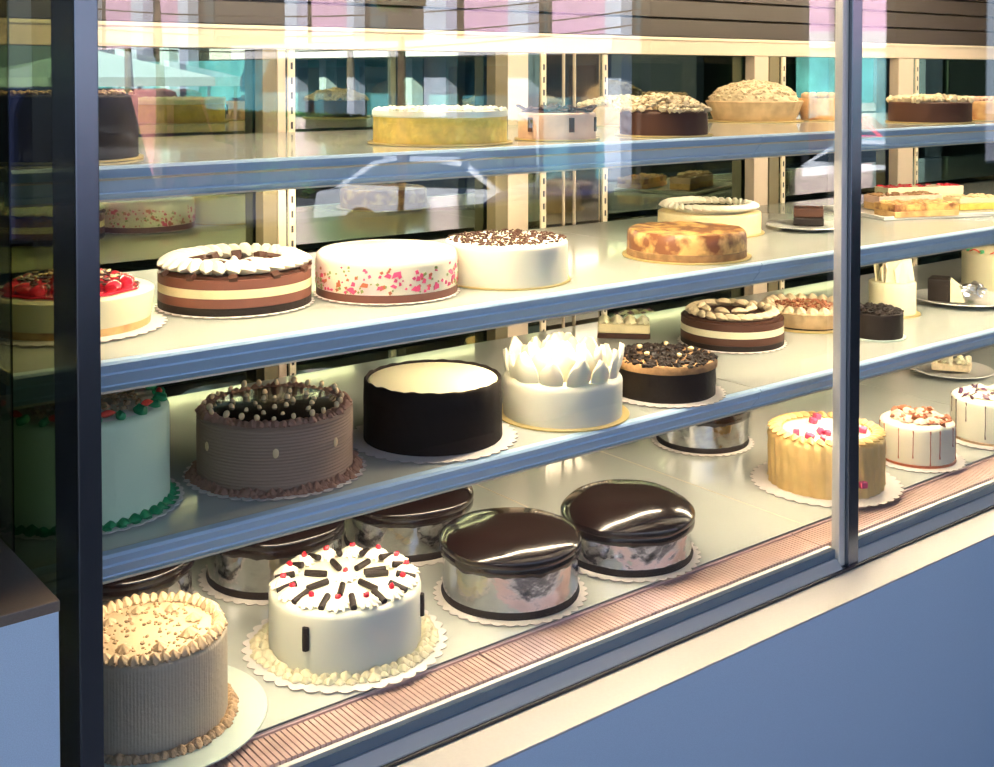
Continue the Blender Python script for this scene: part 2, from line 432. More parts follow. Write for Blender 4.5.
def border(parent, name, m, n, r, z, R, H, lobes=5, ph=0, stuff=False, jit=0, seed=1):
    rr = random.Random(seed)
    b = MB(); b.rosette((0, 0, 0), R, H, lobes=lobes)
    p = None
    for i, (x, y, a) in enumerate(ring(n, r, ph)):
        s = 1 + rr.uniform(-jit, jit)
        if p is None:
            p = b.build(name, m, parent, loc=(x, y, z), rot=(0, 0, a)); p.scale = (s,) * 3
        else:
            inst(p, parent, (x, y, z), (rr.uniform(-jit, jit), rr.uniform(-jit, jit), a * 1.7), s)
    return p

def merged_border(parent, name, m, n, r, z, R, H, lobes=5, jit=.1, seed=1, rows=1, dr=0):
    rr = random.Random(seed); b = MB()
    for k in range(rows):
        for x, y, a in ring(n, r + k * dr, k * .5):
            s = 1 + rr.uniform(-jit, jit); f = 1 + rr.uniform(-jit, jit) * .06
            b.rosette((x * f, y * f, z - .0005), R * s, H * s * (1 - .25 * k), lobes=lobes, ph=rr.uniform(0, 3), seg=15)
    return b.build(name, m, parent)

def shell(b, c, L, W, H, az, rise=.3, seed=0):
    """teardrop shell of piped cream pointing along az"""
    seg = 10; n = 7; vs = []
    d = Vector((math.cos(az), math.sin(az), 0)); w = Vector((-math.sin(az), math.cos(az), 0))
    for i in range(n + 1):
        t = i / n
        rad = math.sin(PI * min(1, t * .92 + .05)) ** .6 * (1 - .45 * t)
        cc = Vector(c) + d * (L * (t - .5)) + Vector((0, 0, H * .42))
        for j in range(seg):
            a = 2 * PI * j / seg; k = 1 + .10 * math.cos(4 * a)
            vs.append(cc + w * (math.cos(a) * W * rad * k * .5) + Vector((0, 0, math.sin(a) * H * rad * k * .5 + rise * H * math.sin(PI * t) * .3)))
    fs = [(i * seg + j, i * seg + (j + 1) % seg, (i + 1) * seg + (j + 1) % seg, (i + 1) * seg + j) for i in range(n) for j in range(seg)]
    fs += [tuple(reversed(range(seg))), tuple(n * seg + j for j in range(seg))]
    b.add(vs, fs)

def stickpart(parent, name, m, L, r, loc, az, tilt=0):
    b = MB(); b.tube([(-L / 2, 0, 0), (-L / 2 * .96, 0, 0), (0, 0, 0.0), (L / 2 * .96, 0, 0), (L / 2, 0, 0)], [r * .55, r, r * 1.04, r, r * .55], 10)
    return b.build(name, m, parent, loc=loc, rot=(0, tilt, az))
Z0 = .0022   # top of a cake board
# ---------- bottom level ----------
def rot2(a): return (math.cos(a), math.sin(a))

# beige cake with piped rosettes
t = cake('layer_cake', 'tall beige combed cake with piped rosettes and tan crumbs, beside the dark corner post', .557, 1.394, 4)
board(t, .142, 'round', m=M['pale'])
def comb(a, z, r): return 1 + .0018 * math.sin(a * 150) + .002 * noise.noise(Vector((math.cos(a) * 30, math.sin(a) * 30, 0)))
body(t, .0935, Z0, .108, M['beige'], rf=comb, seg=700)
MB().lathe([(0, .1082), (.078, .1086), (.0785, .1084), (.0785, .1078), (0, .1075)], 64).build('top_icing', M['beige_t'], t)
merged_border(t, 'base_piping', M['crumb'], 62, .100, Z0, .0075, .009, jit=.2, seed=3, rows=2, dr=-.003)
border(t, 'cream_rosette', M['beige_p'], 46, .084, .1080, .0085, .0125, lobes=6, jit=.15, seed=4)
border(t, 'cream_rosette', M['beige_p'], 8, .055, .1088, .0095, .0095, lobes=7, ph=.3, jit=.12, seed=9)
crumbs(t, 'chocolate_crumbs', M['crumb'], .066, .1085, 150, .001, .0032, 12, r0=.012)
crumbs(t, 'nut_crumbs', M['crumb'], .092, .1085, 170, .0012, .003, 13, r0=.070)

# cherry rosette cake with chocolate sticks
t = cake('layer_cake', 'white iced cake topped with chocolate sticks, cream rosettes and red cherry bits', .849, 1.416, 4)
board(t, .140, n=38)
body(t, .1055, Z0, .086, M['candy'], edge=.010, rough=.004)
merged_border(t, 'base_piping', M['cream_y'], 52, .112, Z0, .0085, .010, jit=.25, seed=5, rows=2, dr=.009)
b = MB(); b.rosette((0, 0, 0), .0172, .0150, lobes=10, seg=60)
ros = None; ch = None
cb = MB().blob((0, 0, 0), .0046, .0042, .0036, .5, 2, 3)
for i, (x, y, a) in enumerate(ring(14, .086, .25)):
    if ros is None:
        ros = b.build('cream_rosette', M['cream_w'], t, loc=(x, y, .0855)); o = ros
        ch = cb.build('cherry_piece', M['cherry'], ros, loc=(0, .001, .0148))
    else:
        o = inst(ros, t, (x, y, .0855), (0, 0, a)); inst(ch, o, (rnd.uniform(-.003, .003), rnd.uniform(-.002, .002), .0148), (0, 0, a))
o = inst(ros, t, (0, 0, .0860), (0, 0, .4), .9); inst(ch, o, (0, 0, .0148), (0, 0, 1))
st = stickpart(t, 'chocolate_stick', M['choc_m'], .033, .0044, (.040, 0, .0905), 0)
st.data.materials[0] = M['choc']
for i, (x, y, a) in enumerate(ring(7, .044, .1)):
    inst(st, t, (x, y, .0905), (0, .05, a))
bpy.data.objects.remove(st) if False else setattr(st, 'location', (.044 * math.cos(.35), .044 * math.sin(.35), .0905)); st.rotation_euler = (0, .05, .35)
for i, (x, y, a) in enumerate(ring(14, .084, .75)):
    inst(st, t, (x, y, .0915), (0, .22, a), (.85, 1, 1))
inst(st, t, (-.052, -.0935, .050), (0, PI / 2, 0), (.95, 1.1, 1.1)); inst(st, t, (.104, -.020, .054), (0, PI / 2, 0), (.95, 1.1, 1.1))
MB().lathe([(0, .0862), (.094, .0866), (.095, .0862), (0, .0855)], 64).build('top_icing', M['cream_w'], t)

# foil-wrapped chocolate domes
def foilmesh(r, z0, z1, seed, amp=.022):
    prof = [(0, z0)]; n = 14
    for i in range(n + 1): prof.append((r, z0 + (z1 - z0) * i / n))
    prof.append((0, z1))
    def rf(a, z, q):
        if q < .001: return 1
        p = Vector((math.cos(a) * 2.6 + seed, math.sin(a) * 2.6, z * 20))
        return 1 + amp * (abs(noise.noise(p)) + .5 * abs(noise.noise(p * 2.7))) - amp * .5
    def zf(a, z, q): return .004 * noise.noise(Vector((math.cos(a) * 4 + seed, math.sin(a) * 4, 1))) if z > z1 - .001 and q > .001 else 0
    return MB().lathe(prof, 150, rf=rf, zf=zf)
def foilcake(label, x, y, r, hf, hd, seed, group=None, ridge=True, amp=.022):
    t = cake('foil_wrapped_cake', label, x, y, 4, group)
    board(t, r * 1.11, n=38)
    MB().lathe([(0, Z0), (r * 1.0, Z0), (r * 1.01, Z0 + .004), (r * .99, Z0 + .010), (0, Z0 + .010)], 80).build('chocolate_base', M['choc'], t)
    foilmesh(r * .985, Z0 + .0105, Z0 + hf, seed, amp).build('foil_wrap', M['foil'], t)
    R = r * 1.035; zb = Z0 + hf - .004; zt = zb + hd
    prof = [(0, zb)]
    prof += [(R * .97, zb), (R * .995, zb + .003), (R, zb + .008), (R * .988, zb + .012), (R * 1.0, zb + .015), (R * 1.003, zb + .020), (R * .985, zb + .024)] if ridge else [(R * .97, zb), (R, zb + .006), (R * 1.0, zb + .015), (R * .985, zb + .022)]
    z1 = prof[-1][1]
    for k in range(1, 13):
        q = k / 12; prof.append((R * .985 * (1 - q) , z1 + (zt - z1) * (1 - (1 - q) ** 3.4) ** .85))
    def zf(a, z, q):
        d = .003 * noise.noise(Vector((math.cos(a) * q * 14 + seed, math.sin(a) * q * 14, 2)))
        if z < zb + .004 and q > .02: d += .006 * min(0, noise.noise(Vector((math.cos(a) * 6, math.sin(a) * 6, seed))))
        return d if q > .001 else 0
    MB().lathe(prof, 110, zf=zf).build('chocolate_dome', M['glaze'], t)
    return t
foilcake('glossy dark chocolate dome cake in smooth silver foil, centre front on the case floor', 1.130, 1.398, .105, .066, .042, 1, amp=.012)
foilcake('glossy dark chocolate dome cake in crinkled foil, rightmost beside the ribbed vent', 1.376, 1.394, .107, .052, .052, 2, amp=.030)
foilcake('foil wrapped chocolate cake behind the white cake with cherry bits, half under the shelf', .880, 1.683, .106, .066, .046, 3)
foilcake('foil wrapped chocolate cake behind the beige cake at far left of the case floor', .634, 1.702, .106, .064, .046, 4)
foilcake('foil wrapped chocolate cake behind the smooth silver foil cake, its foil crumpled', 1.124, 1.668, .108, .060, .048, 5, amp=.035)
foilcake('foil wrapped cake cut off by the shelf edge, between chocolate dome and peach cake', 1.925, 1.722, .098, .062, .050, 6, amp=.03)

# peach-coloured lumpy cake with pink cubes
t = cake('layer_cake', 'peach yellow ruffled cake with pink jelly cubes, behind the middle post', 1.919, 1.399, 4)
board(t, .142, n=38)
def lump(a, z, r): return 1 + .022 * abs(math.sin(a * 17 + z * 20)) + .030 * noise.noise(Vector((math.cos(a) * 6, math.sin(a) * 6, z * 50)))
body(t, .108, Z0, .100, M['peach'], rf=lump, seg=240, edge=.012)
b = MB()
for x, y, a in ring(34, .098): shell(b, (x, y, .0955), .030, .017, .016, a + .5)
b.build('piped_border', M['peach'], t)
MB().lathe([(0, .100), (.082, .1005), (.082, .099), (0, .099)], 64).build('top_icing', M['cream_w'], t)
pk = None
R = random.Random(5)
for i in range(16):
    a = R.uniform(0, 2 * PI); q = .030 + .045 * R.random()
    if i < 4: a = -PI / 2 + (i - 2.2) * .38; q = .074
    l = (q * math.cos(a), q * math.sin(a), .106)
    if pk is None: pk = MB().box(-.006, .006, -.006, .006, -.005, .005).build('jelly_cube', M['pink'], t, loc=l, smooth=False, bevel=.0015)
    else: inst(pk, t, l, (R.uniform(-.4, .4), R.uniform(-.4, .4), R.uniform(0, 3)), R.uniform(.8, 1.15))
inst(pk, t, (.066, -.0905, .030), (0, 0, .6), 1.2)

def dripcake(label, x, y, r, h, seed, flake, dark, topm):
    t = cake('layer_cake', label, x, y, 4)
    board(t, r * 1.28, n=34)
    body(t, r, Z0, h, M['cream_w'], edge=.010, rough=.006, seed=seed)
    R = random.Random(seed); b = MB()
    for i in range(15):
        a = 2 * PI * i / 15 + R.uniform(-.12, .12); L = R.uniform(.35, .95) if i % 3 else .98
        pts = []
        for k in range(8):
            zz = h - .006 - (h - .012) * L * k / 7; aa = a + .02 * noise.noise(Vector((i, k * .6, seed)))
            pts.append((r * 1.003 * math.cos(aa), r * 1.003 * math.sin(aa), zz))
        b.tube(pts, [.0016] + [.0009] * 6 + [.0016], 6)
    b.build('caramel_drips', M[dark], t)
    MB().lathe([(r * .97, Z0), (r * 1.035, Z0), (r * 1.03, Z0 + .004), (r * .97, Z0 + .005)], 80).build('base_ring', M[dark if dark == 'jbrown' else 'crumb'], t)
    p = None
    for i in range(34):
        a = R.uniform(0, 2 * PI); q = r * .9 * R.random() ** .6; s = R.uniform(.7, 1.3)
        l = (q * math.cos(a), q * math.sin(a), h + .004 + R.uniform(0, .008) * (1 - q / r))
        rt = (R.uniform(-.8, .8), R.uniform(-.8, .8), R.uniform(0, 6))
        if p is None:
            b = MB(); b.blob((0, 0, 0), .0085, .005, .0022, .9, 2, seed)
            p = b.build('chocolate_flake' if flake == 'brownflake' else 'berry', M[flake], t, loc=l, rot=rt)
        else: inst(p, t, l, rt, s)
    for i, (xx, yy, a) in enumerate(ring(9, r * .55)):
        if i == 0: rp = MB().rosette((0, 0, 0), .014, .012, 7).build('cream_rosette', M[topm], t, loc=(xx, yy, h))
        else: inst(rp, t, (xx, yy, h), (0, 0, a))
    return t
dripcake('small white cake with reddish brown chocolate flakes on top, right of the middle post', 2.186, 1.370, .074, .082, 3, 'brownflake', 'jbrown', 'pinkc')
dripcake('white cake with dark berry pieces on top at right edge of the case floor', 2.442, 1.352, .082, .092, 8, 'purple', 'choc_b', 'cream_w')

# plates
def plate(name, label, x, y, lv, r, h=.012, group=None):
    t = MB().lathe([(0, 0), (r * .55, 0), (r * .62, .002), (r * .9, h * .8), (r, h), (r * .985, h + .0015), (r * .88, h * .8 + .002), (r * .6, .0045), (0, .004)], 72).build(name, M['plate'], None, loc=(x, y, LV[lv] + .0006))
    return tag(t, label, 'plate', group)
plate('plate', 'white round plate under the yellow crumb slice at lower right', 2.875, 1.705, 4, .108, .014)
t = cake('cake_slice', 'pale yellow crumbly cake slice on white plate at lower right', 2.875, 1.705, 4, cat='cake slice')
t.location.z += .0066; t.scale = (.95, .95, 1.2); t.location.z += .006
b = MB(); b.prismz([(-.050, -.034), (.050, -.030), (.056, .020), (-.040, .036)], 0, .016); b.build('sponge', M['crumb_p'], t, smooth=False, bevel=.003)
b = MB(); R = random.Random(2)
for i in range(70): b.blob((R.uniform(-.052, .052), R.uniform(-.034, .032), .016 + R.uniform(-.002, .010)), R.uniform(.003, .008), R.uniform(.003, .006), R.uniform(.003, .006), .6, 1, i)
b.build('crumbs', M['cream_y'], t, kind='stuff')

# ---------- third level ----------
t = cake('layer_cake', 'mint white cake with green and red piped border on green doily, behind dark corner post', .496, 1.446, 3)
def doily(parent, r):
    n = 40
    b = MB(); b.lathe([(0, 0), (r * .97, 0), (r, .001), (r, .002), (0, .002)], n * 6, rf=lambda a, z, rr: 1 if rr < r * .9 else 1 + .03 * (abs(math.sin(a * n / 2)) - .6))
    o = b.build('cake_board', M['paper'], parent)
    b = MB()
    for k in range(n):
        a = 2 * PI * (k + .5) / n; T = Matrix.Rotation(a, 4, 'Z')
        w = r * PI / n * .72
        b.prismz([(r * .80, -w * 1.2), (r * .965, -w * .55), (r * .965, w * .55), (r * .80, w * 1.2)], .0021, .0031, T)
    b.lathe([(.08, .0021), (r * .815, .0021), (r * .815, .0031), (.08, .0031)], 80)
    b.build('green_piping', M['green'], o)
doily(t, .1185)
body(t, .1025, .0032, .122, M['mint'], edge=.010, rough=.003)
merged_border(t, 'base_piping', M['green'], 44, .104, .003, .0085, .008, jit=.2, seed=7)
MB().lathe([(0, .1222), (.09, .1226), (.091, .122), (0, .1215)], 64).build('top_icing', M['cream_w'], t)
gl = rd = None
for i, (x, y, a) in enumerate(ring(40, .092)):
    if i % 2:
        l = (x, y, .126)
        if gl is None: b = MB(); b.blob((0, 0, 0), .0085, .0062, .005, .4, 2, 3); gl = b.build('icing_leaf', M['green'], t, loc=l, rot=(.2, 0, a))
        else: inst(gl, t, l, (.2, .1, a), rnd.uniform(.85, 1.15))
    elif i % 4 == 0:
        l = (x * .98, y * .98, .126)
        if rd is None: b = MB(); shell(b, (0, 0, 0), .019, .009, .010, PI / 2); rd = b.build('icing_flower', M['red'], t, loc=l, rot=(0, 0, a))
        else: inst(rd, t, l, (0, 0, a + rnd.uniform(-.3, .3)))
crumbs(t, 'toasted_crumbs', M['crumb'], .070, .1225, 200, .002, .0045, 21)

t = cake('layer_cake', 'mauve brown mocha cake with pale almonds standing in dark chocolate top', .740, 1.412, 3)
board(t, .1185, n=42)
def ridges(n, amp):
    return lambda a, z, r: 1
prof = [(0, Z0), (.102, Z0)]
for i in range(1, 61): prof.append((.102 + .0005 * math.sin(i * PI / 1.55), Z0 + .080 * i / 60))
prof += [(.099, .085), (.094, .087), (0, .0875)]
MB().lathe(prof, 96).build('cake_body', M['mocha'], t)
merged_border(t, 'base_piping', M['mocha_t'], 70, .1035, Z0, .0055, .008, jit=.4, seed=11, rows=3, dr=.0032)
merged_border(t, 'top_piping', M['mocha_t'], 64, .0955, .0855, .0058, .007, jit=.4, seed=12, rows=3, dr=-.0065)
MB().lathe([(0, .0885), (.080, .0895), (.083, .0880), (.083, .0870), (0, .0865)], 64, zf=lambda a, z, r: .001 * noise.noise(Vector((math.cos(a) * 3, math.sin(a) * 3, r * 60)))).build('chocolate_topping', M['glaze'], t)
al = MB().blob((0, 0, .005), .0040, .0024, .0056, .1, 2, 1).build('almond', M['almond'], t)
R = random.Random(3); first = True
spots = [(x, y, .0935) for x, y, a in ring(24, .090)] + [(x, y, .0885) for x, y, a in ring(12, .055, .4)] + [(x, y, .0885) for x, y, a in ring(8, .024)]
for p in spots:
    o = al if first else inst(al, t, p)
    first = False
    o.location = (p[0] + R.uniform(-.004, .004), p[1] + R.uniform(-.004, .004), p[2] - .0025)
    o.rotation_euler = (R.uniform(-.45, .45), R.uniform(-.3, .3), R.uniform(-1, 1)); s = R.uniform(.75, 1.05); o.scale = (s, s * 1.2, s * .9)
for a in (-2.55, -1.57, -.75, .2, 1.3, 2.5): inst(al, t, (.1035 * math.cos(a), .1035 * math.sin(a), .048), (0, 0, a + PI / 2), (1, .6, 1.1))

t = cake('layer_cake', 'round cake with black chocolate wrapped side and smooth cream top on white scalloped board', .988, 1.401, 3)
board(t, .122, n=38)
body(t, .0945, Z0, .086, M['cream_y'], name='cream_filling', edge=.004)
def wav(a, z, r): return .0022 * noise.noise(Vector((math.cos(a) * 5, math.sin(a) * 5, 3))) + .0006 * math.sin(a * 23) if z > .08 else 0
MB().lathe([(.095, Z0), (.1005, Z0), (.1000, .030), (.1005, .060), (.100, .0855), (.0975, .0885), (.0955, .0870), (.095, .06)], 120, zf=wav,
           rf=lambda a, z, r: 1 + .005 * noise.noise(Vector((math.cos(a) * 9, math.sin(a) * 9, z * 20)))).build('chocolate_wrap', M['choc_s'], t)

t = cake('layer_cake', 'pale cream cake crowned with upright white chocolate petals on a gold board', 1.215, 1.374, 3)
board(t, .1035, 'round')
body(t, .0925, Z0, .064, M['cream_w'], edge=.010, rough=.008, seed=4)
def petalmesh(L, W):
    vs = []; fs = []; n = 9; k = 5
    for i in range(n):
        tt = i / (n - 1); w = W * (math.sin(PI * min(.97, .28 + tt * .72)) ** .75)
        for j in range(k):
            u = (j / (k - 1) - .5) * 2
            vs.append((u * w / 2, .006 * (1 - u * u) * -1 + .010 * tt * tt, tt * L))
    m = len(vs)
    vs += [(x, y + .0022, z) for x, y, z in vs]
    for i in range(n - 1):
        for j in range(k - 1):
            a = i * k + j; fs += [(a, a + 1, a + k + 1, a + k), (a + m, a + k + m, a + k + 1 + m, a + 1 + m)]
    bd = [j for j in range(k)] + [i * k + k - 1 for i in range(1, n)] + [(n - 1) * k + j for j in range(k - 2, -1, -1)] + [i * k for i in range(n - 2, 0, -1)]
    for i in range(len(bd)): a, c = bd[i], bd[(i + 1) % len(bd)]; fs.append((a, c, c + m, a + m))
    b = MB(); b.add(vs, fs); return b
pp = petalmesh(.045, .040).build('chocolate_petal', M['cream'], t); first = True
R = random.Random(6)
for n_, r_, tl, z_ in ((13, .080, -.38, .060), (11, .058, -.25, .064), (7, .034, -.12, .066)):
    for x, y, a in ring(n_, r_, .3):
        o = pp if first else inst(pp, t, (0, 0, 0)); first = False
        s = R.uniform(.82, 1.12); o.scale = (s, s, s * (1 if r_ > .06 else 1.05))
        o.location = (x, y, z_); o.rotation_euler = (-tl + R.uniform(-.12, .12), R.uniform(-.15, .15), a + PI / 2 + R.uniform(-.3, .3))

t = cake('cheesecake', 'brown cheesecake with dark chocolate crumb top, right of the white petal cake', 1.430, 1.363, 3, cat='cake')
board(t, .100, n=40)
body(t, .084, Z0, .058, M['choc'], edge=.004, rough=.012, seed=3)
MB().lathe([(.080, .046), (.0865, .048), (.087, .054), (.083, .060), (.078, .060)], 90, rf=lambda a, z, r: 1 + .012 * noise.noise(Vector((math.cos(a) * 8, math.sin(a) * 8, z * 50)))).build('caramel_rim', M['crust'], t)
crumbs(t, 'chocolate_crumbs', M['choc'], .083, .058, 420, .003, .0062, 31, pile=.006, sub=1)
for i, (x, y, a) in enumerate(ring(5, .045, .2)):
    if i == 0: nn = MB().blob((0, 0, 0), .006, .004, .004, .3, 1, 2).build('nut', M['almond'], t, loc=(x, y, .070))
    else: inst(nn, t, (x, y, .070), (0, 0, a))

def bandcake(name, label, x, y, lv, r, bands, scallop, creamm, nshell, shellz, sl=.030):
    t = cake(name, label, x, y, lv)
    board(t, r * scallop, n=38) if scallop > 0 else board(t, r * -scallop, 'round')
    for i, (z0, z1, m, nm) in enumerate(bands): band(t, r * (1 - .001 * i), Z0 + z0, Z0 + z1, M[m], nm)
    return t
t = bandcake('layer_cake', 'round striped mousse cake with thick cream ring and chocolate chunks, second on the middle shelf', .722, 1.492, 2, .103,
             [(0, .010, 'choc', 'dark_layer'), (.0102, .022, 'choc_m', 'chocolate_layer'), (.0222, .0335, 'lemon', 'cream_layer'), (.0337, .046, 'choc_m', 'chocolate_layer')], 1.025, 'cream_w', 26, .05)
zt = Z0 + .046
MB().lathe([(0, zt), (.098, zt), (.098, zt + .003), (0, zt + .004)], 64).build('top_cream', M['choc_b'], t)
sh = MB(); shell(sh, (0, 0, 0), .044, .025, .024, 0)
first = True
for i, (x, y, a) in enumerate(ring(31, .083)):
    if first: so = sh.build('cream_swirl', M['cream_w'], t, loc=(x, y, zt + .001), rot=(0, 0, a + .45)); first = False
    else: inst(so, t, (x, y, zt + .001), (0, 0, a + .45), rnd.uniform(.94, 1.06))
for x, y, a in ring(5, .028, .3): inst(so, t, (x, y, zt + .000), (0, 0, a), (1.15, .55, .6))
for i, (x, y, a) in enumerate(ring(9, .052, .2)):
    l = (x, y, zt + .010)
    if i == 0: ck = MB().box(-.010, .010, -.006, .006, -.006, .006).build('chocolate_chunk', M['choc_b'], t, loc=l, rot=(.3, .2, a), smooth=False, bevel=.001)
    else: inst(ck, t, l, (rnd.uniform(-.4, .4), .2, a), rnd.uniform(.8, 1.2))
for x, y, a in ring(11, .101, .2): inst(ck, t, (x * .985, y * .985, zt + .003), (.2, .5, a), (.5, .9, .55))

t = bandcake('layer_cake', 'striped dark chocolate and white cake with beige swirls, right of the crumb topped cheesecake', 1.802, 1.536, 3, .100,
             [(0, .010, 'choc', 'dark_layer'), (.0102, .024, 'choc_b', 'chocolate_layer'), (.0242, .037, 'cream_y', 'cream_layer'), (.0372, .050, 'choc_b', 'chocolate_layer')], 1.05, 'cream', 22, .05)
zt = Z0 + .050
MB().lathe([(0, zt), (.092, zt), (.092, zt + .004), (0, zt + .005)], 64).build('top_cream', M['choc_b'], t)
first = True
sh = MB(); shell(sh, (0, 0, 0), .036, .022, .018, 0)
for i, (x, y, a) in enumerate(ring(24, .080)):
    if first: so2 = sh.build('cream_swirl', M['crumb_p'], t, loc=(x, y, zt + .002), rot=(0, 0, a + 1.0)); first = False
    else: inst(so2, t, (x, y, zt + .002), (0, 0, a + 1.0))
for x, y, a in ring(9, .050, .5): inst(so2, t, (x - .01, y + .01, zt + .008), (0, 0, a + 1.2), .9)

# pies
def pie(name, label, x, y, lv, r, h, crustm, base=None):
    t = cake(name, label, x, y, lv, cat='pie')
    board(t, r * 1.03, 'round')
    def rf(a, z, q): return 1 + (.018 * math.sin(a * 30) if q > r * .9 and z > h * .6 else 0)
    MB().lathe([(0, Z0), (r * .86, Z0), (r * .93, Z0 + h * .4), (r * .97, Z0 + h * .75), (r * 1.02, Z0 + h), (r * .99, Z0 + h * 1.06), (r * .93, Z0 + h), (0, Z0 + h * .95)], 120, rf=rf).build('crust', M[crustm], t)
    return t
t = pie('cream_pie', 'tan crusted cream pie with crumbs and cream swirls, behind the middle post on third shelf', 2.059, 1.553, 3, .098, .034, 'crust_p')
band(t, .0995 * .86, Z0 + .0, Z0 + .003, M['choc'], 'dark_base')
first = True
for i, (x, y, a) in enumerate(ring(22, .083)):
    if first: s3 = MB().rosette((0, 0, 0), .014, .016, 6).build('cream_rosette', M['crumb_p'], t, loc=(x, y, .034)); first = False
    else: inst(s3, t, (x, y, .034), (0, 0, a))
crumbs(t, 'chocolate_crumbs', M['brownflake'], .080, .036, 260, .002, .0045, 41, pile=.008)

t = pie('crumble_pie', 'large pie heaped with golden crumble, on the top shelf left of the middle post', 2.016, 1.660, 1, .100, .040, 'crust_p')
MB().lathe([(0, .090)] + [(.094 * math.sin(k / 8 * PI / 2), .038 + .046 * math.cos(k / 8 * PI / 2)) for k in range(1, 9)] + [(0, .036)], 90, zf=lambda a, z, r: .004 * noise.noise(Vector((math.cos(a) * r * 120, math.sin(a) * r * 120, 0)))).build('filling', M['crumb_p'], t)
R = random.Random(9); b = MB()
for i in range(480):
    a = R.uniform(0, 2 * PI); u = R.random() ** .5; q = .094 * u; z = .038 + .046 * math.sqrt(max(0, 1 - u * u))
    s = R.uniform(.003, .0075); b.blob((q * math.cos(a), q * math.sin(a), z), s, s * .8, s * .7, .6, 1, i, R.uniform(0, 3))
b.build('crumble', M['crumb_p'], t, kind='stuff')

t = pie('small_tart', 'small orange brown tart topped with round nuts, beside the crumble pie and middle post', 2.150, 1.590, 1, .046, .044, 'cheese_s')
first = True
for n_, r_ in ((9, .032), (4, .014)):
    for x, y, a in ring(n_, r_):
        if first: nb = MB().blob((0, 0, 0), .010, .009, .009, .2, 2, 5).build('nut', M['crust_p'], t, loc=(x, y, .052)); first = False
        else: inst(nb, t, (x, y, .053), (0, 0, a))

# ---------- third level, right ----------
t = cake('cake_slice', 'green and cream cake slice behind the crumb topped brown cheesecake', 1.678, 1.708, 3, cat='cake slice')
b = MB().box(-.055, .050, -.035, .030, 0, .010); b.build('base', M['choc_b'], t, smooth=False, bevel=.002)
b = MB().box(-.054, .049, -.034, .029, .0102, .028); b.build('cream_layer', M['lemon'], t, smooth=False, bevel=.003)
for i in range(8):
    l = (-.042 + .026 * (i % 4), -.018 + .03 * (i // 4), .0275)
    if i == 0: q = MB().rosette((0, 0, 0), .012, .012).build('cream_rosette', M['cream_y'], t, loc=l)
    else: inst(q, t, l, (0, 0, i))
t = cake('cake', 'small white cake with tall white chocolate shards on gold board, right of the middle post', 2.298, 1.504, 3)
board(t, .060, 'round')
body(t, .050, Z0, .072, M['cream_y'], edge=.003, seg=12)
R = random.Random(8)
def shard(L, W, lean):
    b = MB(); b.add([(-W / 2, 0, 0), (W / 2, 0, 0), (W / 2 * .9, lean, L * .8), (W * .1, lean * 1.2, L), (-W / 2, lean, L * .62),
                     (-W / 2, .003, 0), (W / 2, .003, 0), (W / 2 * .9, lean + .003, L * .8), (W * .1, lean * 1.2 + .003, L), (-W / 2, lean + .003, L * .62)],
                    [(0, 1, 2, 3, 4), (9, 8, 7, 6, 5), (0, 5, 6, 1), (1, 6, 7, 2), (2, 7, 8, 3), (3, 8, 9, 4), (4, 9, 5, 0)]); return b
first = True
for x, y, a in ring(7, .032, .4):
    if first: s4 = shard(.050, .046, .006).build('chocolate_shard', M['cream_y'], t, loc=(x, y, .070), rot=(0, 0, a + PI / 2), smooth=False); first = False
    else: inst(s4, t, (x, y, .070), (R.uniform(.0, .45), R.uniform(-.2, .2), a + PI / 2 + R.uniform(-.5, .5)), R.uniform(.8, 1.15))
t = cake('cake', 'small dark chocolate crumb cake just right of the middle post on third shelf', 2.070, 1.391, 3)
board(t, .058, 'round', m=M['pale'])
body(t, .052, Z0, .052, M['choc'], edge=.003, rough=.02, seed=2)
crumbs(t, 'chocolate_crumbs', M['choc'], .052, .052, 160, .003, .006, 51, pile=.003)
plate('plate', 'white oval-looking plate holding a dark and white slice with foil at right', 2.531, 1.475, 3, .112, .012)
t = cake('cake_slice', 'dark chocolate and white cake slice with crumpled foil end on the right plate', 2.505, 1.475, 3, cat='cake slice', rz=-math.atan2(2.505, 1.475))
t.location.z += .0078
b = MB().prismz([(-.060, -.028), (-.012, -.034), (-.010, .020), (-.052, .024)], 0, .052); b.build('chocolate_sponge', M['choc'], t, smooth=False, bevel=.003)
b = MB(); b.add([(-.0115, -.034, 0), (.020, -.030, 0), (.022, .015, 0), (-.0095, .020, 0), (-.0115, -.034, .050), (.008, -.030, .034), (.010, .015, .034), (-.0095, .020, .050)], [(3, 2, 1, 0), (4, 5, 6, 7), (0, 1, 5, 4), (1, 2, 6, 5), (2, 3, 7, 6), (3, 0, 4, 7)])
b.build('cream_side', M['cream_y'], t, smooth=False, bevel=.002)
b = MB(); b.blob((.036, -.006, .0275), .027, .024, .017, .9, 4, 6); b.build('foil', M['foil'], t, smooth=False)
t = cake('layer_cake', 'round cream cake with green and red piping, cut by the right edge, third shelf', 2.775, 1.480, 3)
t.location.y = 1.52; t.location.x = 2.80
board(t, .102, n=40)
body(t, .098, Z0, .090, M['cream_y'], edge=.008)
first = True
for i, (x, y, a) in enumerate(ring(26, .088)):
    if first: g2 = MB().blob((0, 0, 0), .009, .006, .005, .3, 2, 3).build('icing_leaf', M['green'], t, loc=(x, y, .093)); first = False
    elif i % 2: inst(g2, t, (x, y, .093), (0, 0, a))
b = MB()
for k in range(10):
    a = 2 * PI * k / 10; b.tube([(.095 * math.cos(a + q * .06), .095 * math.sin(a + q * .06), .092 + .006 * math.sin(q * PI / 6)) for q in range(7)], .0018, 6)
b.build('red_piping', M['red'], t)

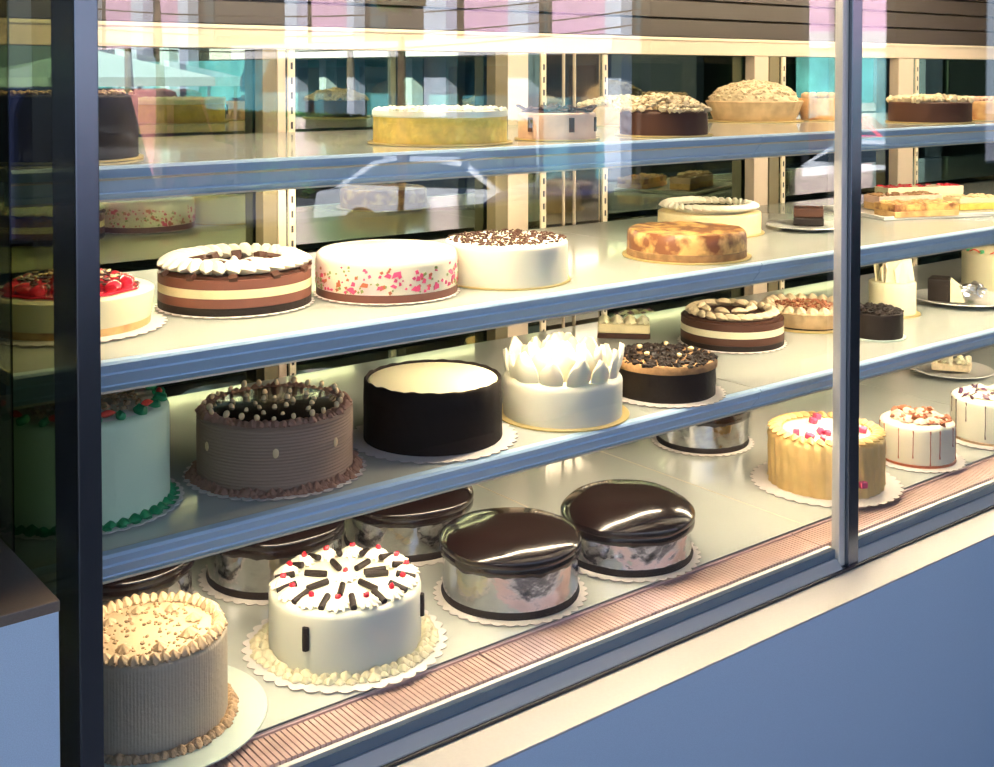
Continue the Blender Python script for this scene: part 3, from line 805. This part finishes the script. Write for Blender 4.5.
# ---------- second level ----------
t = cake('cheesecake', 'cherry topped cheesecake with glossy red topping, leftmost on middle shelf behind corner post', .496, 1.482, 2, cat='cake')
board(t, .113, n=38)
band(t, .094, Z0, Z0 + .009, M['cheese_s'], 'biscuit_base', .0945)
MB().lathe([(0, Z0 + .0092), (.0945, Z0 + .0092), (.099, .042), (.099, .045), (.096, .047), (0, .047)], 96).build('cheese_filling', M['cream_y'], t)
MB().lathe([(0, .0475), (.072, .0475), (.082, .0485), (.080, .0505), (.05, .052), (0, .052)], 96, rf=lambda a, z, r: 1 + .13 * noise.noise(Vector((math.cos(a) * 3, math.sin(a) * 3, 1)))).build('cherry_sauce', M['cherry'], t)
R = random.Random(4); first = True
for n_, r_ in ((14, .066), (8, .040)):
    for x, y, a in ring(n_, r_, R.random()):
        if first: q = MB().blob((0, 0, 0), .0105, .0095, .008, .25, 2, 2).build('cherry', M['cherry'], t, loc=(x, y, .053)); first = False
        else: inst(q, t, (x + R.uniform(-.004, .004), y + R.uniform(-.004, .004), .054), (0, 0, a), R.uniform(.85, 1.1))
crumbs(t, 'chocolate_curls', M['choc_b'], .064, .058, 140, .0025, .0055, 61, pile=.006, flat=.4)
crumbs(t, 'pale_flakes', M['almond'], .060, .064, 80, .0015, .0035, 62, pile=.004, flat=.4)

t = cake('cheesecake', 'smooth pale cake with pink and green jelly bits in its side, third on middle shelf', .932, 1.436, 2, cat='cake')
board(t, .104, n=38)
band(t, .1015, Z0, Z0 + .0105, M['choc_m'], 'biscuit_base')
MB().lathe([(0, Z0 + .0107), (.1015, Z0 + .0107), (.102, .034)] + [(.102, .036 + .004 * k) for k in range(5)] + [(.100, .059), (.096, .0625), (.07, .0635), (0, .0638)], 96).build('cheese_filling', M['jside'], t)
MB().lathe([(0, .0640), (.094, .0630), (.0948, .0626), (0, .0620)], 64).build('top_glaze', M['cream'], t)
R = random.Random(10); pr = {}
for i in range(99):
    a = R.uniform(0, 2 * PI); z = .0165 + .030 * R.random() ** 1.3
    m = 'pink' if math.cos(a * 1 - .2) > -.15 else R.choice(['jbrown', 'jgreen', 'pink'])
    if R.random() < .22: m = 'jgreen'
    s = R.uniform(.6, 1.25) * (.55 if m == 'jgreen' else 1)
    l = (.1018 * math.cos(a), .1018 * math.sin(a), z); rt = (0, 0, a)
    if m not in pr:
        b = MB(); b.prism([(-.0032, -.0025), (.0028, -.0028), (.0034, .002), (-.0008, .0034)], -.0012, .0010)
        pr[m] = b.build('jelly_piece', M[m], t, loc=l, rot=rt, smooth=False)
    else:
        o = inst(pr[m], t, l, rt, (1, s * R.uniform(.7, 2.0), s)); o.rotation_euler = (Matrix.Rotation(a, 3, 'Z') @ Matrix.Rotation(R.uniform(-.7, .7), 3, 'X')).to_euler()

b = MB()
for i in range(190):
    a = R.uniform(0, 2 * PI); z = .0155 + .036 * R.random() ** 1.6; s = R.uniform(.4, 1.0)
    T = Matrix.Translation((.1017 * math.cos(a), .1017 * math.sin(a), z)) @ Matrix.Rotation(a, 4, 'Z') @ Matrix.Rotation(R.uniform(-1, 1), 4, 'X')
    b.cur = R.choice([0, 0, 1, 2])
    b.prism([(-.0026 * s, -.0022 * s), (.0024 * s, -.0025 * s), (.003 * s, .0018 * s), (-.0007 * s, .0028 * s)], -.0012, .0009, T)
b.build('small_jelly_bits', [M['pink'], M['jbrown'], M['jgreen']], t, smooth=False, kind='stuff')
t = cake('layer_cake', 'plain white cake sprinkled with chocolate shavings on a gold board, middle shelf', 1.134, 1.413, 2)
board(t, .0985, 'round')
body(t, .0945, Z0, .063, M['cream_w'], edge=.007, rough=.003)
R = random.Random(11); b = MB()
for i in range(520):
    a = R.uniform(0, 2 * PI); q = .090 * R.random() ** .5; s = R.uniform(.0012, .0030)
    b.blob((q * math.cos(a), q * math.sin(a), .0642), s * 1.5, s * .7, s * .7, .5, 1, i, R.uniform(0, 3))
b.build('chocolate_shavings', M['choc_b'], t, kind='stuff')

t = cake('cheesecake', 'orange brown marbled cheesecake on a gold board in front of the cream piped cake', 1.531, 1.408, 2, cat='cake')
board(t, .111, 'round')
body(t, .103, Z0, .014, M['crust'], name='biscuit_base', edge=.001, rough=.006)
MB().lathe([(0, .0142), (.1025, .0142), (.103, .030), (.102, .042), (.098, .0465), (.08, .0465), (0, .0455)], 100, rf=lambda a, z, r: 1 + .006 * noise.noise(Vector((math.cos(a) * 5, math.sin(a) * 5, z * 40))),
           zf=lambda a, z, r: .0016 * noise.noise(Vector((math.cos(a) * r * 50, math.sin(a) * r * 50, 5))) if z > .04 else 0).build('cheese_filling', M['cheese'], t)

t = cake('layer_cake', 'pale yellow cake with piped cream ring, behind the orange brown marbled cheesecake', 1.797, 1.592, 2)
board(t, .108, 'round', m=M['gold'])
body(t, .102, Z0, .042, M['lemon'], edge=.003, rough=.006)
sh = MB(); shell(sh, (0, 0, 0), .034, .016, .018, 0); first = True
for x, y, a in ring(34, .086):
    if first: so3 = sh.build('cream_swirl', M['cream'], t, loc=(x, y, .0455), rot=(0, 0, a + .8)); first = False
    else: inst(so3, t, (x, y, .0455), (0, 0, a + .8), rnd.uniform(.95, 1.1))
MB().lathe([(0, .0425), (.07, .0425), (.07, .046), (0, .047)], 48).build('top_cream', M['cream'], t)

plate('plate', 'white round plate under the dark square brownie on middle shelf', 1.985, 1.500, 2, .080, .008)
t = cake('brownie', 'small dark chocolate brownie square on white plate, middle shelf', 2.010, 1.512, 2, cat='brownie')
t.location.z += .0056
MB().box(-.030, .030, -.026, .026, 0, .0165).build('sponge', M['choc'], t, smooth=False, bevel=.0025)
MB().box(-.0295, .0295, -.0255, .0255, .0167, .036).build('upper_sponge', M['choc_b'], t, smooth=False, bevel=.0025)

def tray(label, x, y, lv, w, d, rz):
    b = MB()
    b.box(-w / 2, w / 2, -d / 2, d / 2, 0, .004)
    for q in ((-w / 2, w / 2, -d / 2, -d / 2 + .006), (-w / 2, w / 2, d / 2 - .006, d / 2), (-w / 2, -w / 2 + .006, -d / 2 + .006, d / 2 - .006), (w / 2 - .006, w / 2, -d / 2 + .006, d / 2 - .006)):
        b.box(*q, .004, .009)
    o = b.build('serving_tray', M['plate'], None, loc=(x, y, LV[lv] + .0006), rot=(0, 0, rz), smooth=False, bevel=.0015)
    return tag(o, label, 'tray')
tray('long white rectangular tray holding slab cake slices, middle shelf right of the post', 2.45, 1.515, 2, .40, .235, -.36)
def slab(label, x, y, w, d, layers, top, topm, seed, dz=.0052):
    t = cake('cake_slab', label, x, y, 2, cat='cake slice'); t.location.z += dz
    t.rotation_euler[2] = -.36; z = 0
    for h, m, nm in layers:
        MB().box(-w / 2, w / 2, -d / 2, d / 2, z, z + h - .0002).build(nm, M[m], t, smooth=False, bevel=.0015); z += h
    b = MB(); R = random.Random(seed)
    for i in range(60): b.blob((R.uniform(-w / 2.1, w / 2.1), R.uniform(-d / 2.2, d / 2.2), z + .001), R.uniform(.004, .009), R.uniform(.003, .006), R.uniform(.002, .004), .5, 1, i)
    b.build(top, M[topm], t, kind='stuff'); return t
slab('golden orange slab cake with browned top, front left on the white tray', 2.335, 1.470, .165, .075, [(.013, 'cheese_s', 'lower_sponge'), (.015, 'cheese', 'upper_sponge')], 'browned_top', 'cheese_s', 1)
slab('brown crumb topped slab at back of the white tray', 2.43, 1.565, .17, .060, [(.016, 'cheese_s', 'lower_sponge'), (.016, 'pinkc', 'upper_sponge')], 'crumb_top', 'crust', 2)
slab('yellow slab slice with brown specks, right end of the white tray', 2.550, 1.465, .11, .060, [(.015, 'yellow', 'lower_sponge'), (.012, 'lemon', 'upper_sponge')], 'speckled_top', 'crust_p', 3)
slab('cream slab with bright red topping behind the white tray', 2.64, 1.655, .22, .055, [(.018, 'lemon', 'lower_sponge'), (.020, 'cream_y', 'upper_sponge')], 'red_topping', 'cherry', 4, 0)

# ---------- top level ----------
t = cake('layer_cake', 'tall dark chocolate cake with nut bits, leftmost on top shelf behind corner post', .462, 1.420, 1)
board(t, .096, 'round')
body(t, .090, Z0, .076, M['choc_s'], edge=.004)
crumbs(t, 'nut_bits', M['crumb'], .086, .076, 150, .0025, .005, 71)
t = cake('layer_cake', 'pale yellow sided cake with chopped white nut topping on top shelf', 1.013, 1.417, 1)
board(t, .106, 'round')
body(t, .098, Z0, .047, M['yellow'], edge=.004, rough=.004)
for m in ('yellow',): pass
crumbs(t, 'nut_bits', M['cream_w'], .097, .047, 420, .0028, .0062, 72)
MB().lathe([(.0985, .039), (.100, .041), (.0995, .048), (.094, .049), (.094, .03)], 90, rf=lambda a, z, r: 1 + .008 * noise.noise(Vector((math.cos(a) * 9, math.sin(a) * 9, 2)))).build('cream_rim', M['cream_w'], t)

t = cake('layer_cake', 'small peach coloured cake with dark chocolate shards on top, middle of top shelf', 1.208, 1.380, 1)
board(t, .066, 'round')
body(t, .060, Z0, .042, M['pinkc'], edge=.004, rough=.010)
R = random.Random(12); first = True
for i in range(34):
    a = R.uniform(0, 2 * PI); q = .052 * R.random() ** .5; l = (q * math.cos(a), q * math.sin(a), .046)
    if first: cs = MB().box(-.012, .012, -.004, .004, -.0012, .0012).build('chocolate_shard', M['choc_b'], t, loc=l, smooth=False); first = False
    else: inst(cs, t, l, (R.uniform(-.6, .6), R.uniform(-.5, .5), R.uniform(0, 3)), R.uniform(.7, 1.2))
for a in (-2.3, -1.2, -.3, .8): inst(cs, t, (.061 * math.cos(a), .061 * math.sin(a), .024), (0, PI / 2, a), (.9, 1, .8))
MB().lathe([(0, .0425), (.055, .0425), (.056, .0435), (0, .0445)], 48).build('chocolate_topping', M['choc_b'], t)

t = cake('layer_cake', 'dark chocolate cake heaped with pale chopped nuts, in front of the crumble pie', 1.428, 1.365, 1)
board(t, .080, 'round')
body(t, .072, Z0, .040, M['choc_b'], edge=.004, rough=.008)
crumbs(t, 'chopped_nuts', M['crumb_p'], .076, .040, 420, .0035, .007, 73, pile=.026)
t = cake('layer_cake', 'dark cake piled with round pale nuts, right of the middle post on top shelf', 2.259, 1.393, 1)
board(t, .090, 'round')
body(t, .083, Z0, .043, M['choc_b'], edge=.004)
crumbs(t, 'round_nuts', M['crumb_p'], .080, .043, 150, .006, .009, 74, pile=.006, flat=.9, sub=2)
t = cake('layer_cake', 'brown cake with pinkish nut topping at right edge of top shelf', 2.480, 1.392, 1)
board(t, .088, 'round')
body(t, .080, Z0, .042, M['cheese_s'], edge=.004)
crumbs(t, 'nut_topping', M['pinkc'], .078, .042, 170, .004, .007, 75, pile=.004)
t = cake('layer_cake', 'low golden cake behind the heaped nut cake, at back of top shelf', 1.66, 1.70, 1)
board(t, .098, 'round')
body(t, .090, Z0, .038, M['crust_p'], edge=.004, rough=.006)
crumbs(t, 'nut_topping', M['cream_y'], .088, .038, 300, .004, .007, 76, pile=.018)
# ------------------------------------------------------------------ street behind the viewer (seen reflected)
# the sunlit building across the street
FA = Vector((.6198, .7847, 0)); RI = Vector((.7847, -.6198, 0))     # measured in the mirror world
def real(p): return Vector((p.x, 2.4 - p.y, EYE + p.z))
P0 = FA * 26; dV = (FA * .698 - RI * .716)
o0 = real(P0); o1 = real(P0 + dV); ang = math.atan2(o1.y - o0.y, o1.x - o0.x)
bl = thing('street_building', 'pink building with white columns and canopy across the street, reflected in the glass', 'building', (o0.x, o0.y, -1.25), ang)
# local +x runs along the facade (s), the street side is +y or -y: find out
nrm = Vector((-math.sin(ang), math.cos(ang), 0)); sgn = 1 if nrm.dot(Vector((0, 1.2, 0)) - Vector((o0.x, o0.y, 0))) > 0 else -1
def BB(name, m, s0, s1, d0, d1, z0, z1, parent=None):
    y0, y1 = sorted((sgn * d0, sgn * d1))
    return MB().box(s0, s1, y0, y1, z0 + 1.25, z1 + 1.25).build(name, M[m], parent or bl, smooth=False)
def S(u):
    t = (u - 497) / 1187; return -26 * t / (.716 + .698 * t)
ez = EYE
BB('wall', 'dark', S(652), 19, -.6, -6, -1.25, 9)
for u0, u1 in ((98, 134), (150, 182), (303, 347), (455, 500), (543, 599)):
    BB('wall_panel', 'pinkwall', S(u1), S(u0), -.6, -.3, ez + .85, 9)
    BB('window', 'shopglass', S(u1) - .9, S(u1) - .05, -.59, -.5, ez + .85, 9)
for u0, u1 in ((136, 148), (183, 193), (290, 302), (352, 359), (429, 451), (513, 533), (610, 626)):
    BB('column', 'column', S(u1), S(u0), -.2, .15, -1.25, 9)
BB('canopy', 'canopy', S(641), 9.0, -.6, .9, ez + .42, ez + .78)
BB('ground_floor', 'teal', S(600), 19, -.6, -.5, -1.25, ez + .42)
for i, u in enumerate((310, 375, 400, 470, 555)):
    BB('shop_window', 'shopglass', S(u + 26), S(u), -.5, -.45, -1.0, ez + .2)
# far building, seen right of the post
q = real(FA * 60 + RI * 19.4); b2 = thing('street_building', 'distant pale pink building block reflected right of the middle post', 'building', (q.x, q.y, -1.25), math.atan2(real(FA + RI).y - real(FA).y, real(FA + RI).x - real(FA).x))
MB().box(-5, .5, -1, 1, 0, 4.1).build('lower_wall', M['teal'], b2, smooth=False)
MB().box(-5, .55, -1.3, 1.3, 4.1, 4.9).build('ledge', M['canopy'], b2, smooth=False)
MB().box(-5, .5, -1, 1, 4.9, 16).build('upper_wall', M['pinkwall'], b2, smooth=False)

# dark walls added out of view to make the unlit part of the reflections
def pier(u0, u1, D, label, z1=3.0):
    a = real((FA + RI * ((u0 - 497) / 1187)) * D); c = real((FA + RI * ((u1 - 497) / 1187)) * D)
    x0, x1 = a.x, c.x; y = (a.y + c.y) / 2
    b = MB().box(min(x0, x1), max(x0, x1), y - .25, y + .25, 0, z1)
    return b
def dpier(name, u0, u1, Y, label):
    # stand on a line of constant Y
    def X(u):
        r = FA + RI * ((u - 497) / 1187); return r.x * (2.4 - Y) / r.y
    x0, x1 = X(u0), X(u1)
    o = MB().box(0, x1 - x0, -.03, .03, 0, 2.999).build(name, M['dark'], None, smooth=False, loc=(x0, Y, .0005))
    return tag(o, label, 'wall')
dpier('added_dark_wall', 648, 800, -1.3, 'wide dark wall added to darken reflections between pink building and post')
dpier('added_dark_wall', 893, 984, -1.3, 'narrow dark wall added to darken reflections at the right edge')
o = tag(MB().box(-2.0, 10.3, -.06, .06, 0, .95).build('added_low_wall', M['dark'], None, smooth=False, loc=(-1.5, -1.53, .0005)), 'low dark wall added to cut the street from lower reflections', 'wall')  # unseen low wall added to block street reflections in the lower glass

# vehicles
def car(name, label, m, loc, rz, L=4.2, W=1.7, H=1.42, van=False):
    t = thing(name, label, 'car' if not van else 'van', loc, rz)
    if van:
        prof = [(0, .35), (0, .95), (.10, 1.15), (.9, 1.28), (1.45, H * .97), (1.8, H), (L - .15, H), (L, H * .9), (L, .35)]
        gh = [(.98, 1.30), (1.5, H * .93), (1.85, H * .95), (L - .5, H * .95), (L - .45, 1.25)]
    else:
        prof = [(0, .35), (0, .62), (.12, .76), (1.05, .90), (L - .55, .94), (L - .05, .86), (L, .6), (L, .35)]
        gh = [(1.0, .88), (1.65, H - .04), (1.9, H), (2.9, H), (3.2, H - .05), (L - .35, .92)]
    pr = MB(); pr.prism([(y - L / 2, z) for y, z in prof], -W / 2, W / 2)
    T = Matrix.Rotation(-PI / 2, 4, 'Z'); 
    bd = pr.build('body', m, t, smooth=False, bevel=.06); bd.rotation_euler = (0, 0, PI / 2)
    g = MB()
    n = len(gh); a = [(-W / 2 * .98 if z < 1 else -W / 2 * .86, y - L / 2, z) for y, z in gh]; c = [(-x, y, z) for x, y, z in a]
    if van: a = [(-W / 2 - .005, y, z) for x, y, z in a]; c = [(W / 2 + .005, y, z) for x, y, z in a]
    g.add(a + c, [tuple(range(n)), tuple(reversed(range(n, 2 * n)))] + [(i, i + n, (i + 1) % n + n, (i + 1) % n) for i in range(n)])
    gb = g.build('cabin', m, t, smooth=False, bevel=.02); gb.rotation_euler = (0, 0, PI / 2)
    cx_ = sum(y for y, z in gh) / n - L / 2; cz_ = sum(z for y, z in gh) / n
    for k, side in enumerate((a, c)):
        e = MB(); q = [(x + (.012 if x > 0 else -.012) , cx_ + (y - cx_) * .84, cz_ + (z - cz_) * .74) for x, y, z in side]
        xm = {True: 1, False: -1}[side is c]
        e.add(q + [(x - .03 * xm, y, z) for x, y, z in q], [tuple(range(n)), tuple(reversed(range(n, 2 * n)))] + [(i, (i + 1) % n, (i + 1) % n + n, i + n) for i in range(n)])
        e.build('side_window', M['carglass'], t, smooth=False).rotation_euler = (0, 0, PI / 2)
    for i0, i1 in ((0, 1), (n - 2, n - 1)):
        p = [Vector(a[i0]), Vector(c[i0]), Vector(c[i1]), Vector(a[i1])]; mid = sum(p, Vector()) / 4
        nn = (p[1] - p[0]).cross(p[3] - p[0]).normalized(); nn = nn if (mid - Vector((0, cx_, cz_))).dot(nn) > 0 else -nn
        q = [mid + (v - mid) * .84 + nn * .012 for v in p]
        e = MB(); e.add(q + [v - nn * .03 for v in q], [(0, 1, 2, 3), (7, 6, 5, 4), (0, 4, 5, 1), (1, 5, 6, 2), (2, 6, 7, 3), (3, 7, 4, 0)])
        e.build('windscreen', M['carglass'], t, smooth=False).rotation_euler = (0, 0, PI / 2)
    if not van:
        r = MB(); r.box(-W / 2 * .84, W / 2 * .84, 1.75 - L / 2, 3.05 - L / 2, H - .01, H + .03); q = r.build('roof', m, t, smooth=False, bevel=.02); q.rotation_euler = (0, 0, PI / 2)
    w0 = None
    for sx in (-1, 1):
        for sy in (.78, L - .85):
            px, py = sx * (W / 2 - .08), sy - L / 2
            loc_ = (-py, px, .32)
            if w0 is None:
                wb = MB(); wb.lathe([(0, -.1), (.2, -.1), (.31, -.09), (.32, 0), (.31, .09), (.2, .1), (0, .1)], 28)
                w0 = wb.build('wheel', M['tyre'], t, loc=loc_, rot=(PI / 2, 0, 0))
            else: inst(w0, t, loc_, (PI / 2, 0, 0))
    for s in (-1, 1):
        hl = MB().box(-.02, .03, -.14, .14, -.07, .07).build('headlight', M['canopy'], t, loc=(L / 2, s * (W / 2 - .25), .66), smooth=False)
    return t
def place(u, v, D):   # ground point of the mirror world
    r = FA + RI * ((u - 497) / 1187); p = real(r * D); return (p.x, p.y, -1.249)
car('car', 'red car parked across the street, reflected right of the middle post', M['redcar'], place(850, 0, 36), math.atan2(.62, .785) + .5, L=4.4, H=1.5)
car('car', 'silver white car in front of the red car, reflected right of the middle post', M['whitecar'], place(902, 0, 24), math.atan2(.62, .785) + .6)
car('pickup_car', 'red and white vehicle reflected at upper left above the yellow cake', M['fadered'], place(165, 0, 26), math.atan2(-.785, .62) + .3, L=3.2, H=2.45, van=True)
car('delivery_van', 'dark navy van reflected beside the corner post', M['navy'], place(58, 0, 15), math.atan2(-.785, .62) + .3, L=3.6, W=1.7, H=2.6, van=True)
car('car', 'white car with dark wheels reflected across the top shelf centre', M['whitecar'], place(452, 0, 19.5), math.atan2(.62, .785) + .25)
car('car', 'dark car parked close by, reflected at centre', M['navy'], place(610, 0, 14), math.atan2(.62, .785) + .5)

# hedge in front of the building
hp = real(P0 + dV * S(500) - (FA * .716 + RI * .698) * 2.4)
hg = thing('hedge', 'dark clipped hedge along the foot of the reflected pink building', 'hedge', (hp.x, hp.y, -1.2495), ang)
MB().box(-3.0, 8.5, -.3, .3, 0, 1.75).build('hedge_core', M['dark'], hg, smooth=False)
R = random.Random(77); b = MB()
for i in range(5000):
    c = Vector((R.uniform(-3.05, 8.55), R.choice((-1, 1)) * R.uniform(.26, .36), R.uniform(0, 1.8))) if R.random() < .7 else Vector((R.uniform(-3, 8.5), R.uniform(-.3, .3), 1.75 + R.uniform(0, .12)))
    a_ = Vector((R.gauss(0, 1), R.gauss(0, 1), R.gauss(0, 1))).normalized() * .09; d_ = a_.cross(Vector((R.gauss(0, 1), R.gauss(0, 1), R.gauss(0, 1)))).normalized() * .05
    b.add([c - a_, c - d_, c + a_, c + d_], [(0, 1, 2, 3)])
b.build('foliage', M['leaf'], hg, smooth=False, kind='stuff')

# white awning, tree, cables
q = place(110, 0, 26.5)
aw = thing('awning_tent', 'white canvas awning tent reflected at upper left', 'awning', q, ang)
MB().add([(-2.2, -2, 2.7), (2.2, -2, 2.7), (2.2, 2, 2.7), (-2.2, 2, 2.7), (-.1, 0, 3.35), (-2.2, -2, 2.5), (2.2, -2, 2.5), (2.2, 2, 2.5), (-2.2, 2, 2.5)],
         [(0, 1, 4), (1, 2, 4), (2, 3, 4), (3, 0, 4), (0, 5, 6, 1), (1, 6, 7, 2), (2, 7, 8, 3), (3, 8, 5, 0)]).build('canopy', M['umb'], aw, smooth=False)
for i, (x, y) in enumerate(((-2.1, -1.9), (2.1, -1.9), (2.1, 1.9), (-2.1, 1.9))):
    if i == 0: pl = MB().lathe([(.04, 0), (.04, 2.6)], 8).build('pole', M['alu_l'], aw, loc=(x, y, 0))
    else: inst(pl, aw, (x, y, 0))
def tree(u, D, H, label, seed, W=1.6):
    t = thing('tree', label, 'tree', place(u, 0, D))
    MB().tube([(0, 0, 0), (.1, 0, H * .4), (0, .1, H * .8)], [.14, .10, .04], 8).build('trunk', M['bark'], t)
    R = random.Random(seed); b = MB()
    for i in range(1500):
        v = Vector((R.gauss(0, 1), R.gauss(0, 1), R.gauss(0, 1))).normalized() * R.random() ** .4
        c = Vector((v.x * W, v.y * W, H + v.z * W)); a = Vector((R.gauss(0, 1), R.gauss(0, 1), R.gauss(0, .6))).normalized() * .13; d = a.cross(Vector((R.gauss(0, 1), R.gauss(0, 1), R.gauss(0, 1)))).normalized() * .07
        b.add([c - a, c - d, c + a, c + d], [(0, 1, 2, 3)])
    b.build('foliage', M['leaf'], t, smooth=False, kind='stuff')
tree(398, 16.5, 4.2, 'leafy street tree reflected between the pink building columns', 1, .55)
tree(156, 19.5, 5.0, 'bushy street tree reflected above the rear beam at left', 2, 1.0)
cb = None
for k, dz in enumerate((3.9, 4.15, 4.5, 4.9)):
    a = real(FA * 21 + RI * -7.5); c = real(FA * 20.5 + RI * 3.2)
    pts = []
    for i in range(13):
        t_ = i / 12; p = a.lerp(c, t_); pts.append((p.x, p.y, dz - .9 - 1.0 * 4 * t_ * (1 - t_) * .35 + t_ * .4 - .9))
    o = MB().tube(pts, .014, 5).build('power_cable', M['rubber'])
    tag(o, 'thin black power cable sagging across the reflected pink building', 'cable', 'power cables over the street')

# ------------------------------------------------------------------ light
sun = bpy.data.lights.new('sun', 'SUN'); sun.energy = 25; sun.angle = .02; sun.color = (1, .93, .85)
so = bpy.data.objects.new('sun', sun); C.objects.link(so)
d = Vector((.9, -.55, -.62)).normalized()      # direction the light travels
so.rotation_euler = d.to_track_quat('-Z', 'Y').to_euler()
w = bpy.data.worlds.new('sky'); sc.world = w; w.use_nodes = True
N, L = w.node_tree.nodes, w.node_tree.links
bg = N['Background']; bg.inputs['Strength'].default_value = 1.45
tc = N.new('ShaderNodeTexCoord'); sp = N.new('ShaderNodeSeparateXYZ'); rp = N.new('ShaderNodeValToRGB')
L.new(tc.outputs['Generated'], sp.inputs[0]); L.new(sp.outputs['Z'], rp.inputs['Fac'])
rp.color_ramp.elements[0].color = (.66, .82, 1, 1); rp.color_ramp.elements[1].color = (.28, .48, .95, 1); rp.color_ramp.elements[1].position = .6
L.new(rp.outputs['Color'], bg.inputs['Color'])

# ------------------------------------------------------------------ camera
f = 1187.0; pitch = math.radians(1.5); th = math.atan((2000 - 497) / f)
cam = bpy.data.cameras.new('camera'); co = bpy.data.objects.new('camera', cam); C.objects.link(co)
cam.sensor_fit = 'HORIZONTAL'; cam.sensor_width = 36; cam.lens = f / 994 * 36
cy = 75 + f * math.tan(pitch)
cam.shift_y = -(383.5 - cy) / 994; cam.shift_x = 0
co.location = (0, 0, EYE)
fw = Vector((math.cos(th) * math.cos(pitch), math.sin(th) * math.cos(pitch), -math.sin(pitch)))
co.rotation_euler = fw.to_track_quat('-Z', 'Y').to_euler()
cam.clip_start = .05; cam.clip_end = 300
sc.camera = co
sc.view_settings.view_transform = 'Standard'; sc.view_settings.look = 'None'
sc.view_settings.exposure = .12; sc.view_settings.gamma = 1; sc.view_settings.use_curve_mapping = False
sc.cycles.max_bounces = 10; sc.cycles.transparent_max_bounces = 16; sc.cycles.glossy_bounces = 6
sc.cycles.sample_clamp_indirect = 6; sc.cycles.use_denoising = True
sc.cycles.caustics_reflective = False; sc.cycles.caustics_refractive = False
